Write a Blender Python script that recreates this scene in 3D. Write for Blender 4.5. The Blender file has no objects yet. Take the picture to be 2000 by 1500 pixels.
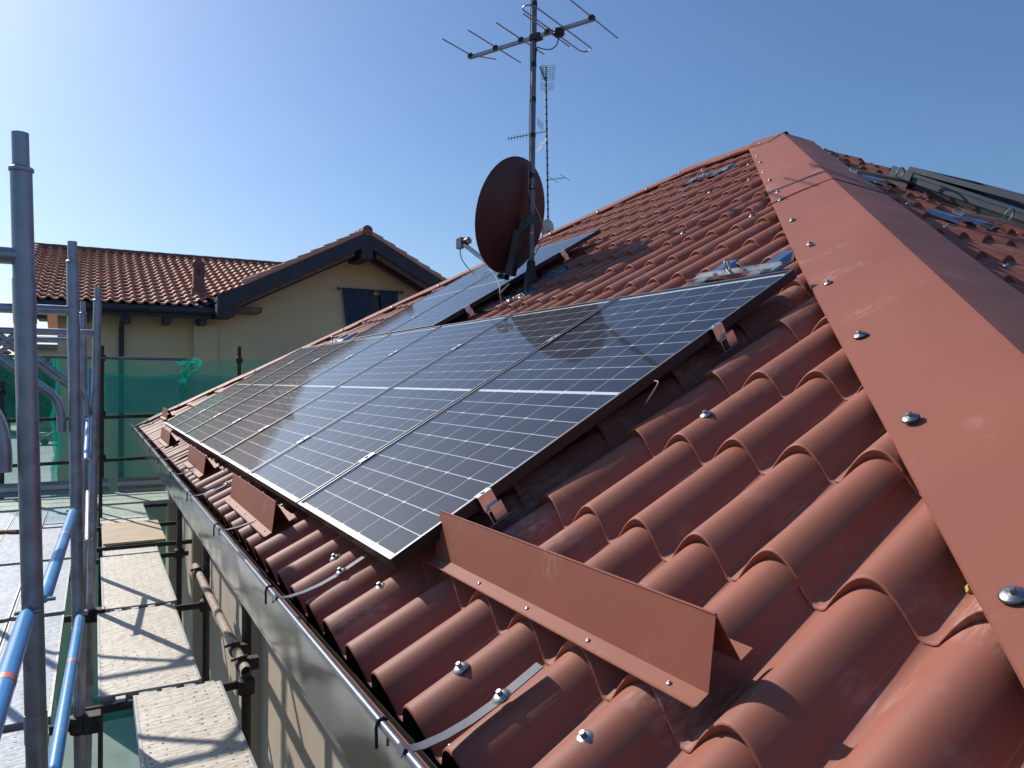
import bpy, bmesh, math, random
import numpy as np
from mathutils import Vector, Matrix

random.seed(7)
rng = np.random.default_rng(7)
R = math.radians
scene = bpy.context.scene
COL = scene.collection

# ------------------------------------------------------------------ camera
CAM = Vector((-0.6794, -1.8847, 0.4656))
RIGHT = Vector((0.8750, -0.4841, 0.0042))
DOWN = Vector((0.0027, -0.0039, -1.0))
FWD = Vector((0.4841, 0.8750, -0.0021))
cam = bpy.data.cameras.new("camera")
cam.sensor_width = 36.0
cam.lens = 1473.0 / 2000.0 * 36.0
cam.clip_start = 0.02
cam.clip_end = 3000.0
cam_ob = bpy.data.objects.new("camera", cam)
COL.objects.link(cam_ob)
m = Matrix.Identity(4)
for i, a in enumerate((RIGHT, -DOWN, -FWD)):
    for j in range(3):
        m[j][i] = a[j]
m.translation = CAM
cam_ob.matrix_world = m
scene.camera = cam_ob

# ------------------------------------------------------------------ sky, sun, exposure
SUN_AZ, SUN_EL = -22.0, 34.3          # azimuth of the sun from +Y towards +X
world = bpy.data.worlds.new("World")
scene.world = world
world.use_nodes = True
wn = world.node_tree.nodes
wl = world.node_tree.links
bg = wn["Background"]
sky = wn.new("ShaderNodeTexSky")
sky.sky_type = 'NISHITA'
sky.sun_disc = False
sky.sun_elevation = R(SUN_EL)
sky.sun_rotation = R(SUN_AZ)
sky.altitude = 500.0
sky.air_density = 1.2
sky.dust_density = 1.6
sky.ozone_density = 8.0
wl.new(sky.outputs[0], bg.inputs[0])
bg.inputs[1].default_value = 0.12
sun = bpy.data.lights.new("sun", 'SUN')
sun.energy = 5.0
sun.angle = R(0.53)
sun.color = (1.0, 0.94, 0.86)
sun_ob = bpy.data.objects.new("sun", sun)
COL.objects.link(sun_ob)
sd = Vector((math.sin(R(SUN_AZ)) * math.cos(R(SUN_EL)), math.cos(R(SUN_AZ)) * math.cos(R(SUN_EL)), math.sin(R(SUN_EL))))
sun_ob.rotation_euler = sd.to_track_quat('Z', 'Y').to_euler()
sun_ob.location = sd * 60
vs = scene.view_settings
vs.view_transform = 'Standard'
vs.look = 'None'
vs.exposure = 0.0
vs.gamma = 1.0
vs.use_curve_mapping = False
scene.cycles.use_denoising = True
scene.cycles.max_bounces = 8
scene.cycles.transparent_max_bounces = 16

# ------------------------------------------------------------------ roof frames
TH = R(30.0)
CT, ST = math.cos(TH), math.sin(TH)
AU, AV, AN = Vector((0, 1, 0)), Vector((CT, 0, ST)), Vector((-ST, 0, CT))
def A(u, v, h=0.0):
    return Vector((v * CT - h * ST, u, v * ST + h * CT))
HIP0, HIP1 = A(-1.0, 1.18, -.078), A(3.25, 5.9, -.078)
BE = math.atan2(HIP1.z - HIP0.z, HIP1.y - HIP0.y)
BX, BQ, BN = Vector((1, 0, 0)), Vector((0, math.cos(BE), math.sin(BE))), Vector((0, -math.sin(BE), math.cos(BE)))
B_OFF = HIP1.dot(BN) + .078
def Bp(p, q, h=0.0):
    return BX * p + BQ * q + BN * (h + B_OFF)
def frame(x, y, z, o):
    mm = Matrix.Identity(4)
    for i, a in enumerate((x, y, z)):
        for j in range(3):
            mm[j][i] = a[j]
    mm.translation = o
    return mm
def MA(u, v, h=0.0):            # local x = -u, y = up the slope, z = normal
    return frame(-AU, AV, AN, A(u, v, h))
def MBm(p, q, h=0.0):
    return frame(BX, BQ, BN, Bp(p, q, h))
def roof_px(px, py, h):
    d = RIGHT * ((px - 1000) / 1473.0) + DOWN * ((py - 750) / 1473.0) + FWD
    return CAM + d * ((h - CAM.dot(AN)) / d.dot(AN))
def cam_pt(px, py, depth):      # only used to set out far things at their own distance
    return CAM + (RIGHT * ((px - 1000) / 1473.0) + DOWN * ((py - 750) / 1473.0) + FWD) * depth

# ------------------------------------------------------------------ mesh helper
class MB:
    def __init__(s):
        s.v, s.f = [], []
    def add(s, vs_, fs):
        o = len(s.v)
        s.v += [tuple(x) for x in vs_]
        s.f += [tuple(i + o for i in f) for f in fs]
        return s
    def box(s, c, x, y, z):      # centre and three half vectors
        c, x, y, z = Vector(c), Vector(x), Vector(y), Vector(z)
        vv = [c + x * i + y * j + z * k for k in (-1, 1) for j in (-1, 1) for i in (-1, 1)]
        return s.add(vv, [(0, 2, 3, 1), (4, 5, 7, 6), (0, 1, 5, 4), (2, 6, 7, 3), (0, 4, 6, 2), (1, 3, 7, 5)])
    def bx(s, x0, x1, y0, y1, z0, z1):
        return s.box(((x0 + x1) / 2, (y0 + y1) / 2, (z0 + z1) / 2), ((x1 - x0) / 2, 0, 0), (0, (y1 - y0) / 2, 0), (0, 0, (z1 - z0) / 2))
    def tube(s, pts, r, n=12, cap=True, hollow=False):
        pts = [Vector(p) for p in pts]
        rr = r if isinstance(r, (list, tuple)) else [r] * len(pts)
        t = (pts[1] - pts[0]).normalized()
        a = t.orthogonal().normalized()
        rings = []
        for i, p in enumerate(pts):
            if i == 0: tt = pts[1] - pts[0]
            elif i == len(pts) - 1: tt = pts[-1] - pts[-2]
            else: tt = (pts[i] - pts[i - 1]).normalized() + (pts[i + 1] - pts[i]).normalized()
            tt.normalize()
            a = (a - tt * a.dot(tt)).normalized()
            b = tt.cross(a)
            rings.append([p + (a * math.cos(2 * math.pi * k / n) + b * math.sin(2 * math.pi * k / n)) * rr[i] for k in range(n)])
        o = len(s.v)
        for rg in rings:
            s.v += [tuple(x) for x in rg]
        for i in range(len(rings) - 1):
            for k in range(n):
                k2 = (k + 1) % n
                s.f.append((o + i * n + k, o + i * n + k2, o + (i + 1) * n + k2, o + (i + 1) * n + k))
        if cap:
            s.f.append(tuple(o + k for k in reversed(range(n))))
            s.f.append(tuple(o + (len(rings) - 1) * n + k for k in range(n)))
        return s
    def lathe(s, o, axis, prof, n=16, e=None):
        axis = Vector(axis).normalized()
        a = axis.orthogonal().normalized() if e is None else Vector(e).normalized()
        b = axis.cross(a)
        base = len(s.v)
        for r, h in prof:
            for k in range(n):
                s.v.append(tuple(Vector(o) + axis * h + (a * math.cos(2 * math.pi * k / n) + b * math.sin(2 * math.pi * k / n)) * r))
        for i in range(len(prof) - 1):
            for k in range(n):
                k2 = (k + 1) % n
                s.f.append((base + i * n + k, base + i * n + k2, base + (i + 1) * n + k2, base + (i + 1) * n + k))
        if prof[0][0] > 1e-6: s.f.append(tuple(base + k for k in reversed(range(n))))
        if prof[-1][0] > 1e-6: s.f.append(tuple(base + (len(prof) - 1) * n + k for k in range(n)))
        return s
    def prism(s, poly, vec):
        poly = [Vector(p) for p in poly]
        vec = Vector(vec)
        n = len(poly)
        s.add(poly + [p + vec for p in poly],
              [tuple(reversed(range(n))), tuple(range(n, 2 * n))] + [(i, (i + 1) % n, n + (i + 1) % n, n + i) for i in range(n)])
        return s
    def strip(s, prof, vec, t):   # folded sheet: profile of 3D points, extruded by vec, thickness t
        prof = [Vector(p) for p in prof]
        e = Vector(vec).normalized()
        off = []
        for i, p in enumerate(prof):
            n = Vector((0, 0, 0))
            if i > 0: n += e.cross((prof[i] - prof[i - 1]).normalized())
            if i < len(prof) - 1: n += e.cross((prof[i + 1] - prof[i]).normalized())
            n.normalize()
            off.append(p + n * t)
        n = len(prof)
        pts = prof + off
        vec = Vector(vec)
        fs = []
        for i in range(n - 1):
            fs.append((i, i + 1, n + i + 1, n + i))
            fs.append((2 * n + i, 3 * n + i, 3 * n + i + 1, 2 * n + i + 1))
            fs.append((i, 2 * n + i, 2 * n + i + 1, i + 1))
            fs.append((n + i, n + i + 1, 3 * n + i + 1, 3 * n + i))
        fs += [(0, n, 3 * n, 2 * n), (n - 1, 3 * n - 1, 4 * n - 1, 2 * n - 1)]
        return s.add(pts + [p + vec for p in pts], fs)
    def mesh(s, name, mat, base=(0, 0, 0), smooth=True, angle=35):
        b = Vector(base)
        me = bpy.data.meshes.new(name)
        me.from_pydata([(x - b.x, y - b.y, z - b.z) for x, y, z in s.v], [], s.f)
        bm = bmesh.new()
        bm.from_mesh(me)
        bmesh.ops.recalc_face_normals(bm, faces=bm.faces)
        bm.to_mesh(me)
        bm.free()
        me.materials.append(mat)
        if smooth:
            me.polygons.foreach_set('use_smooth', [True] * len(me.polygons))
            me.set_sharp_from_angle(angle=R(angle))
        return me

def link(name, data, parent=None, mtx=None):
    o = bpy.data.objects.new(name, data)
    COL.objects.link(o)
    if parent is not None:
        o.parent = parent
    if mtx is not None:
        o.matrix_basis = mtx
    return o
def root_of(o):
    while o.parent is not None:
        o = o.parent
    return o
def wloc(o):
    v = Vector((0, 0, 0))
    while o is not None:
        v += o.location
        o = o.parent
    return v
def part(name, mb, mat, parent, smooth=True, angle=35, stuff=False):
    o = link(name, mb.mesh(name, mat, wloc(parent), smooth, angle), parent)
    if stuff: o['kind'] = 'stuff'
    return o
def tag(o, label, cat, group=None):
    o['label'] = label
    o['category'] = cat
    if group: o['group'] = group
    return o
def thing(name, loc, label, cat, group=None):
    o = bpy.data.objects.new(name, None)
    o.empty_display_size = .1
    COL.objects.link(o)
    o.location = loc
    return tag(o, label, cat, group)
def solo(name, mb, mat, loc, label, cat, group=None, smooth=True, angle=35):
    o = link(name, mb.mesh(name, mat, loc, smooth, angle))
    o.location = loc
    return tag(o, label, cat, group)
def structure(name, mb, mat, smooth=False):
    o = link(name, mb.mesh(name, mat, (0, 0, 0), smooth))
    o['kind'] = 'structure'
    return o
def sub(name, me, parent, world_m):   # shared mesh placed by its world matrix under an unrotated parent
    return link(name, me, parent, Matrix.Translation(-wloc(parent)) @ world_m)

# ------------------------------------------------------------------ materials
def mat(name, base, rough=.5, metal=0.0, spec=.5, var=None, bump=None, dirt=None, coat=0.0, rvar=0.0):
    """var = (scale, amount) value noise; dirt = (scale, threshold, colour, amount) stains; bump = (scale, strength, distance)"""
    mt = bpy.data.materials.new(name)
    mt.use_nodes = True
    nt = mt.node_tree
    N, L = nt.nodes, nt.links
    b = N["Principled BSDF"]
    b.inputs['Base Color'].default_value = (*base, 1)
    b.inputs['Roughness'].default_value = rough
    b.inputs['Metallic'].default_value = metal
    b.inputs['Specular IOR Level'].default_value = spec
    if coat:
        b.inputs['Coat Weight'].default_value = coat
        b.inputs['Coat Roughness'].default_value = .1
    geo = N.new('ShaderNodeNewGeometry')
    col = None
    if var:
        nz = N.new('ShaderNodeTexNoise')
        nz.inputs['Scale'].default_value = var[0]
        nz.inputs['Detail'].default_value = 6
        L.new(geo.outputs['Position'], nz.inputs['Vector'])
        mr = N.new('ShaderNodeMapRange')
        mr.inputs[1].default_value, mr.inputs[2].default_value = .3, .7
        mr.inputs[3].default_value, mr.inputs[4].default_value = 1 - var[1], 1 + var[1]
        L.new(nz.outputs['Fac'], mr.inputs[0])
        vm = N.new('ShaderNodeVectorMath')
        vm.operation = 'SCALE'
        vm.inputs[0].default_value = base
        L.new(mr.outputs[0], vm.inputs['Scale'])
        col = vm.outputs[0]
        if rvar:
            m2 = N.new('ShaderNodeMapRange')
            m2.inputs[1].default_value, m2.inputs[2].default_value = .3, .7
            m2.inputs[3].default_value, m2.inputs[4].default_value = rough - rvar, rough + rvar
            L.new(nz.outputs['Fac'], m2.inputs[0])
            L.new(m2.outputs[0], b.inputs['Roughness'])
    if dirt:
        for d in (dirt if isinstance(dirt, list) else [dirt]):
            nz = N.new('ShaderNodeTexNoise')
            nz.inputs['Scale'].default_value = d[0]
            nz.inputs['Detail'].default_value = 8
            nz.inputs['Roughness'].default_value = .65
            L.new(geo.outputs['Position'], nz.inputs['Vector'])
            mr = N.new('ShaderNodeMapRange')
            mr.inputs[1].default_value, mr.inputs[2].default_value = d[1], d[1] + .12
            mr.inputs[3].default_value, mr.inputs[4].default_value = 0, d[3]
            L.new(nz.outputs['Fac'], mr.inputs[0])
            mx = N.new('ShaderNodeMix')
            mx.data_type = 'RGBA'
            if col is not None: L.new(col, mx.inputs[6])
            else: mx.inputs[6].default_value = (*base, 1)
            mx.inputs[7].default_value = (*d[2], 1)
            L.new(mr.outputs[0], mx.inputs[0])
            col = mx.outputs[2]
    if col is not None:
        L.new(col, b.inputs['Base Color'])
    if bump:
        nz = N.new('ShaderNodeTexNoise')
        nz.inputs['Scale'].default_value = bump[0]
        nz.inputs['Detail'].default_value = 0.6 if bump[0] < 20 else 5
        L.new(geo.outputs['Position'], nz.inputs['Vector'])
        bp = N.new('ShaderNodeBump')
        bp.inputs['Strength'].default_value = bump[1]
        bp.inputs['Distance'].default_value = bump[2]
        L.new(nz.outputs['Fac'], bp.inputs['Height'])
        L.new(bp.outputs[0], b.inputs['Normal'])
    return mt

M = {}
TILE = (.30, .106, .070)
M['tile'] = mat('painted_tile_sheet', TILE, .58, var=(3.0, .07), bump=(700, .3, .0008), spec=.28,
                dirt=[(6.5, .585, (.44, .25, .195), .38), (38, .62, (.46, .28, .22), .30)])
M['flash'] = mat('painted_flashing', (.30, .106, .070), .55, var=(1.4, .06), bump=(2.4, .5, .03), spec=.25,
                 dirt=[(9, .62, (.40, .20, .155), .3), (30, .66, (.5, .3, .24), .35)])
M['guard'] = mat('painted_guard', (.29, .098, .063), .55, var=(4, .05), bump=(500, .12, .0006), spec=.2)
M['tile_dark'] = mat('roof_underlay', (.05, .03, .025), .9)
M['board'] = mat('eave_board', (.25, .08, .045), .7, var=(6, .2))
M['alu'] = mat('aluminium', (.62, .62, .63), .32, 1.0, var=(30, .12))
M['frame'] = mat('panel_frame', (.20, .20, .21), .45, 1.0, var=(20, .08))  # upper faces of the black frame, sun glint put into a lighter grey
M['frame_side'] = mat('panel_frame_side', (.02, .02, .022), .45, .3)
M['back'] = mat('panel_backsheet', (.60, .63, .67), .5)
M['steel'] = mat('stainless_steel', (.40, .40, .40), .38, 1.0, var=(60, .15))
M['rubber'] = mat('black_rubber', (.02, .02, .022), .6)
M['galv'] = mat('galvanised_tube', (.35, .37, .42), .46, .8, var=(14, .25), bump=(60, .15, .002), rvar=.1,
                dirt=[(9, .60, (.15, .10, .08), .6), (33, .66, (.55, .52, .47), .7)])
M['rusty'] = mat('rusty_dark_steel', (.055, .045, .04), .7, .3, var=(20, .4), bump=(80, .3, .003), dirt=[(12, .58, (.12, .055, .03), .6)])
M['tan_tube'] = mat('mortar_stained_tube', (.36, .28, .21), .75, var=(18, .3), bump=(60, .5, .004), dirt=[(25, .58, (.18, .11, .08), .6)])
M['gutter'] = mat('gutter_sheet', (.125, .12, .10), .14, .6, var=(2.5, .05), bump=(3.6, .12, .05))
M['rim'] = mat('gutter_rim', (.17, .18, .21), .3, .6, var=(25, .2), dirt=[(60, .62, (.3, .28, .26), .5)])
M['strap'] = mat('strap_steel', (.105, .108, .125), .6, .0, var=(30, .12))
M['wall'] = mat('house_plaster', (.56, .48, .37), .9, var=(2, .06), bump=(120, .15, .003), dirt=[(1.3, .62, (.45, .39, .3), .4)])
M['ochre'] = mat('ochre_plaster', (.66, .54, .33), .9, var=(.7, .05), bump=(60, .1, .004))
M['wood_dark'] = mat('shade_dark_wood', (.032, .034, .05), .6, var=(5, .25))  # brown wood, its shade and sky-blue cast put into the base colour
M['wood_brown'] = mat('weathered_brown_wood', (.16, .11, .09), .75, var=(8, .3))
M['terra'] = mat('terracotta', (.62, .32, .22), .8, var=(2.2, .15), dirt=[(3.0, .62, (.36, .18, .13), .4)])
M['terra_dark'] = mat('old_terracotta', (.22, .10, .085), .85, var=(4, .2))
M['dish'] = mat('dish_paint', (.055, .02, .021), .5, var=(6, .12))
M['mast'] = mat('mast_steel', (.17, .17, .18), .45, .7, var=(12, .2))
M['bracket'] = mat('dark_bracket', (.065, .067, .075), .5, .5, var=(12, .2))
M['tape'] = mat('black_tape', (.012, .012, .014), .5)
M['antenna'] = mat('antenna_aluminium', (.36, .36, .38), .45, .9, var=(20, .15))
M['plastic'] = mat('black_plastic', (.015, .015, .017), .45)
M['grey_plastic'] = mat('grey_plastic', (.25, .26, .28), .5)
M['lnb'] = mat('lnb_face', (.50, .33, .29), .5)
M['foil'] = mat('crumpled_foil', (.20, .23, .28), .28, .9, bump=(45, 1.0, .02), var=(20, .3))
M['mortar'] = mat('mortar', (.33, .29, .25), .9, var=(40, .3), bump=(90, .8, .01))
M['cable'] = mat('grey_cable', (.30, .29, .28), .5)
M['blue'] = mat('blue_paint', (.05, .27, .60), .32, var=(9, .12), bump=(40, .1, .002), dirt=[(14, .64, (.25, .38, .6), .5)])
M['red_band'] = mat('faded_red_band', (.62, .17, .13), .5, var=(30, .2))
M['white_tube'] = mat('scuffed_white_tube', (.62, .55, .5), .5, var=(18, .2))
M['plywood'] = mat('plywood', (.58, .46, .31), .8, var=(5, .1), dirt=[(9, .62, (.45, .36, .26), .4)])
M['deck_edge'] = mat('deck_edge', (.42, .42, .41), .5, .5, var=(14, .2))
M['toe'] = mat('toe_board', (.40, .41, .43), .4, .6, var=(6, .12))
M['curtain'] = mat('blue_curtain', (.04, .068, .12), .85, var=(6, .15))
M['void'] = mat('dark_opening', (.012, .014, .02), .4)
M['asphalt'] = mat('pale_paving', (.40, .39, .37), .95, var=(.5, .12), dirt=[(.25, .55, (.30, .29, .27), .6)])
M['yard'] = mat('yard_soil', (.05, .045, .032), .95, var=(.7, .35), dirt=[(.5, .52, (.10, .09, .07), .7)])
M['hedge'] = mat('hedge_leaf', (.045, .085, .028), .7, var=(2, .4))
M['bark'] = mat('bark', (.09, .065, .045), .9, var=(6, .3))
M['grey_win'] = mat('roof_window_cladding', (.085, .095, .105), .38, .35, var=(10, .08))
M['olive_metal'] = mat('window_flashing', (.10, .095, .085), .22, .5, bump=(3, .2, .02))
M['red_foam'] = mat('crumpled_apron', (.42, .10, .07), .6, bump=(60, .8, .02), var=(30, .2))
M['blue_steel'] = mat('zinc_plate', (.42, .45, .5), .25, 1.0, var=(15, .15))
M['foam'] = mat('yellow_foam', (.50, .36, .10), .9, bump=(120, .8, .01))
M['car'] = mat('car_paint', (.10, .12, .14), .25, coat=.8)
M['car_glass'] = mat('car_glass', (.02, .025, .03), .08)
M['render_grey'] = mat('grey_render', (.30, .28, .22), .9, var=(1, .1))
M['corrugated'] = mat('corrugated_sheet', (.20, .20, .20), .6, .4, var=(3, .15))
M['white_lens'] = mat('lens_plastic', (.6, .6, .6), .2)

# dusty boot scuffs and streaks on the walked-on sheets
def add_scuff(mt, sc, thr, amount, colr):
    nt = mt.node_tree
    N, L = nt.nodes, nt.links
    b = N["Principled BSDF"]
    src = b.inputs['Base Color'].links[0].from_socket
    geo = N.new('ShaderNodeNewGeometry')
    n1 = N.new('ShaderNodeTexNoise')
    n1.inputs['Scale'].default_value = sc
    n1.inputs['Detail'].default_value = 2
    L.new(geo.outputs['Position'], n1.inputs['Vector'])
    r1 = N.new('ShaderNodeMapRange')
    r1.inputs[1].default_value, r1.inputs[2].default_value = thr, thr + .1
    L.new(n1.outputs['Fac'], r1.inputs[0])
    mp = N.new('ShaderNodeMapping')
    mp.inputs['Rotation'].default_value = (0, .5, .6)
    mp.inputs['Scale'].default_value = (26, 95, 40)
    L.new(geo.outputs['Position'], mp.inputs[0])
    n2 = N.new('ShaderNodeTexNoise')
    n2.inputs['Scale'].default_value = 1.0
    n2.inputs['Detail'].default_value = 6
    L.new(mp.outputs[0], n2.inputs['Vector'])
    r2 = N.new('ShaderNodeMapRange')
    r2.inputs[1].default_value, r2.inputs[2].default_value = .42, .68
    r2.inputs[4].default_value = amount
    L.new(n2.outputs['Fac'], r2.inputs[0])
    ml = N.new('ShaderNodeMath')
    ml.operation = 'MULTIPLY'
    L.new(r1.outputs[0], ml.inputs[0])
    L.new(r2.outputs[0], ml.inputs[1])
    mx = N.new('ShaderNodeMix')
    mx.data_type = 'RGBA'
    L.new(ml.outputs[0], mx.inputs[0])
    L.new(src, mx.inputs[6])
    mx.inputs[7].default_value = (*colr, 1)
    L.new(mx.outputs[2], b.inputs['Base Color'])
add_scuff(M['tile'], 4.2, .575, .42, (.56, .40, .34))
add_scuff(M['flash'], 2.6, .60, .6, (.55, .38, .31))
add_scuff(M['guard'], 5.0, .60, .35, (.50, .30, .23))
add_scuff(M['blue'], 5.0, .56, .7, (.40, .46, .55))

# steel decking: mortar-splashed sheet with rows of small punched holes
def deck_mat(name, base, dirtc, amount):
    mt = mat(name, base, .62, .15, var=(6, .1), dirt=[(4, .52, dirtc, amount), (26, .60, (.30, .26, .21), .45), (55, .62, (.22, .19, .16), .5)])
    nt = mt.node_tree
    N, L = nt.nodes, nt.links
    b = N["Principled BSDF"]
    src = b.inputs['Base Color'].links[0].from_socket
    geo = N.new('ShaderNodeNewGeometry')
    vo = N.new('ShaderNodeTexVoronoi')
    vo.inputs['Scale'].default_value = 17
    vo.inputs['Randomness'].default_value = .3
    L.new(geo.outputs['Position'], vo.inputs['Vector'])
    lt = N.new('ShaderNodeMath')
    lt.operation = 'LESS_THAN'
    lt.inputs[1].default_value = .115
    vo.voronoi_dimensions = '2D'
    L.new(vo.outputs['Distance'], lt.inputs[0])
    nf = N.new('ShaderNodeTexNoise')
    nf.inputs['Scale'].default_value = 5.5
    nf.inputs['Detail'].default_value = 5
    L.new(geo.outputs['Position'], nf.inputs['Vector'])
    mf = N.new('ShaderNodeMapRange')
    mf.inputs[1].default_value, mf.inputs[2].default_value = .42, .58
    mf.inputs[3].default_value, mf.inputs[4].default_value = .95, .08
    L.new(nf.outputs['Fac'], mf.inputs[0])
    mm_ = N.new('ShaderNodeMath')
    mm_.operation = 'MULTIPLY'
    L.new(lt.outputs[0], mm_.inputs[0])
    L.new(mf.outputs[0], mm_.inputs[1])
    mx = N.new('ShaderNodeMix')
    mx.data_type = 'RGBA'
    L.new(mm_.outputs[0], mx.inputs[0])
    L.new(src, mx.inputs[6])
    mx.inputs[7].default_value = (.06, .055, .05, 1)
    L.new(mx.outputs[2], b.inputs['Base Color'])
    nz = N.new('ShaderNodeTexNoise')
    nz.inputs['Scale'].default_value = 1.0
    nz.inputs['Detail'].default_value = 6
    mpp = N.new('ShaderNodeMapping')
    mpp.inputs['Scale'].default_value = (14, 42, 20)
    mpp.inputs['Rotation'].default_value = (0, 0, .25)
    L.new(geo.outputs['Position'], mpp.inputs[0])
    L.new(mpp.outputs[0], nz.inputs['Vector'])
    bp = N.new('ShaderNodeBump')
    bp.inputs['Strength'].default_value = .6
    bp.inputs['Distance'].default_value = .02
    L.new(nz.outputs['Fac'], bp.inputs['Height'])
    L.new(bp.outputs[0], b.inputs['Normal'])
    return mt
M['deck_in'] = deck_mat('mortar_splashed_deck', (.60, .555, .475), (.66, .61, .52), .6)
M['deck_out'] = deck_mat('zinc_deck', (.40, .44, .49), (.48, .48, .46), .5)

# solar cell: near black blue with fine fingers
def cell_mat():
    mt = mat('solar_cell', (.012, .017, .034), .5, spec=.08)
    nt = mt.node_tree
    N, L = nt.nodes, nt.links
    b = N["Principled BSDF"]
    tc = N.new('ShaderNodeTexCoord')
    wv = N.new('ShaderNodeTexWave')
    wv.inputs['Scale'].default_value = 36
    wv.bands_direction = 'X'
    L.new(tc.outputs['Object'], wv.inputs['Vector'])
    cr = N.new('ShaderNodeValToRGB')
    cr.color_ramp.elements[0].position = .80
    cr.color_ramp.elements[0].color = (.012, .017, .034, 1)
    cr.color_ramp.elements[1].position = 1.0
    cr.color_ramp.elements[1].color = (.032, .038, .056, 1)
    L.new(wv.outputs['Fac'], cr.inputs[0])
    L.new(cr.outputs[0], b.inputs['Base Color'])
    return mt
M['cell'] = cell_mat()

def glass_mat(name, ior=1.23, rough=.03, dust=.004, streak=True):
    mt = bpy.data.materials.new(name)
    mt.use_nodes = True
    nt = mt.node_tree
    N, L = nt.nodes, nt.links
    N.remove(N["Principled BSDF"])
    out = N["Material Output"]
    tr = N.new('ShaderNodeBsdfTransparent')
    gl = N.new('ShaderNodeBsdfGlossy')
    gl.inputs['Roughness'].default_value = rough
    fr = N.new('ShaderNodeFresnel')
    fr.inputs['IOR'].default_value = ior
    geo = N.new('ShaderNodeNewGeometry')
    nz = N.new('ShaderNodeTexNoise')
    mp = N.new('ShaderNodeMapping')
    mp.inputs['Scale'].default_value = (1.2, 9, 1.2)
    L.new(geo.outputs['Position'], mp.inputs[0])
    L.new(mp.outputs[0], nz.inputs['Vector'])
    nz.inputs['Scale'].default_value = 1.5
    nz.inputs['Detail'].default_value = 5
    if streak:
        bp = N.new('ShaderNodeBump')
        bp.inputs['Strength'].default_value = .04
        bp.inputs['Distance'].default_value = .01
        L.new(nz.outputs['Fac'], bp.inputs['Height'])
        L.new(bp.outputs[0], gl.inputs['Normal'])
    mx = N.new('ShaderNodeMixShader')
    bk = N.new('ShaderNodeMath')          # only the upper face reflects, the inside face lets light out
    bk.operation = 'SUBTRACT'
    bk.inputs[0].default_value = 1.0
    L.new(geo.outputs['Backfacing'], bk.inputs[1])
    ml = N.new('ShaderNodeMath')
    ml.operation = 'MULTIPLY'
    L.new(fr.outputs[0], ml.inputs[0])
    L.new(bk.outputs[0], ml.inputs[1])
    L.new(ml.outputs[0], mx.inputs[0])
    L.new(tr.outputs[0], mx.inputs[1])
    L.new(gl.outputs[0], mx.inputs[2])
    df = N.new('ShaderNodeBsdfDiffuse')
    df.inputs['Color'].default_value = (.6, .58, .54, 1)
    n2 = N.new('ShaderNodeTexNoise')
    n2.inputs['Scale'].default_value = 9
    n2.inputs['Detail'].default_value = 8
    L.new(geo.outputs['Position'], n2.inputs['Vector'])
    mr = N.new('ShaderNodeMapRange')
    mr.inputs[1].default_value, mr.inputs[2].default_value = .45, .75
    mr.inputs[3].default_value, mr.inputs[4].default_value = dust * .4, dust * 2.5
    L.new(n2.outputs['Fac'], mr.inputs[0])
    m2 = N.new('ShaderNodeMixShader')
    L.new(mr.outputs[0], m2.inputs[0])
    L.new(mx.outputs[0], m2.inputs[1])
    L.new(df.outputs[0], m2.inputs[2])
    L.new(m2.outputs[0], out.inputs['Surface'])
    return mt
M['glass'] = glass_mat('solar_glass')
M['pane'] = glass_mat('window_glass', 1.5, .01, .01, False)

def net_mat(name, col, opac):
    mt = bpy.data.materials.new(name)
    mt.use_nodes = True
    nt = mt.node_tree
    N, L = nt.nodes, nt.links
    N.remove(N["Principled BSDF"])
    out = N["Material Output"]
    tr = N.new('ShaderNodeBsdfTransparent')
    tr.inputs[0].default_value = (.76, .95, .90, 1)
    df = N.new('ShaderNodeBsdfDiffuse')
    df.inputs[0].default_value = (*col, 1)
    tl = N.new('ShaderNodeBsdfTranslucent')
    tl.inputs[0].default_value = (*col, 1)
    a = N.new('ShaderNodeMixShader')
    a.inputs[0].default_value = .5
    L.new(df.outputs[0], a.inputs[1])
    L.new(tl.outputs[0], a.inputs[2])
    geo = N.new('ShaderNodeNewGeometry')
    nz = N.new('ShaderNodeTexNoise')
    nz.inputs['Scale'].default_value = 2.6
    nz.inputs['Detail'].default_value = 6
    L.new(geo.outputs['Position'], nz.inputs['Vector'])
    mr = N.new('ShaderNodeMapRange')
    mr.inputs[1].default_value, mr.inputs[2].default_value = .35, .7
    mr.inputs[3].default_value, mr.inputs[4].default_value = opac - .1, opac + .12
    L.new(nz.outputs['Fac'], mr.inputs[0])
    mx = N.new('ShaderNodeMixShader')
    L.new(mr.outputs[0], mx.inputs[0])
    L.new(tr.outputs[0], mx.inputs[1])
    L.new(a.outputs[0], mx.inputs[2])
    L.new(mx.outputs[0], out.inputs['Surface'])
    return mt
M['net'] = net_mat('green_netting', (.016, .18, .155), .26)
M['net_dense'] = net_mat('green_netting_dense', (.008, .10, .125), .60)
M['net2'] = net_mat('green_netting_folded', (.01, .33, .27), .72)

# ------------------------------------------------------------------ ground
GZ = -6.2
structure('ground', MB().add([(-900, -900, GZ), (900, -900, GZ), (900, 900, GZ), (-900, 900, GZ)], [(0, 1, 2, 3)]), M['yard'])
structure('road', MB().add([(-120, 26, GZ + .02), (40, 26, GZ + .02), (40, 130, GZ + .02), (-120, 130, GZ + .02)], [(0, 1, 2, 3)]), M['asphalt'])
structure('pavement', MB().bx(-14, 14, 11.3, 14.6, GZ, GZ + .1), M['asphalt'])

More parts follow.
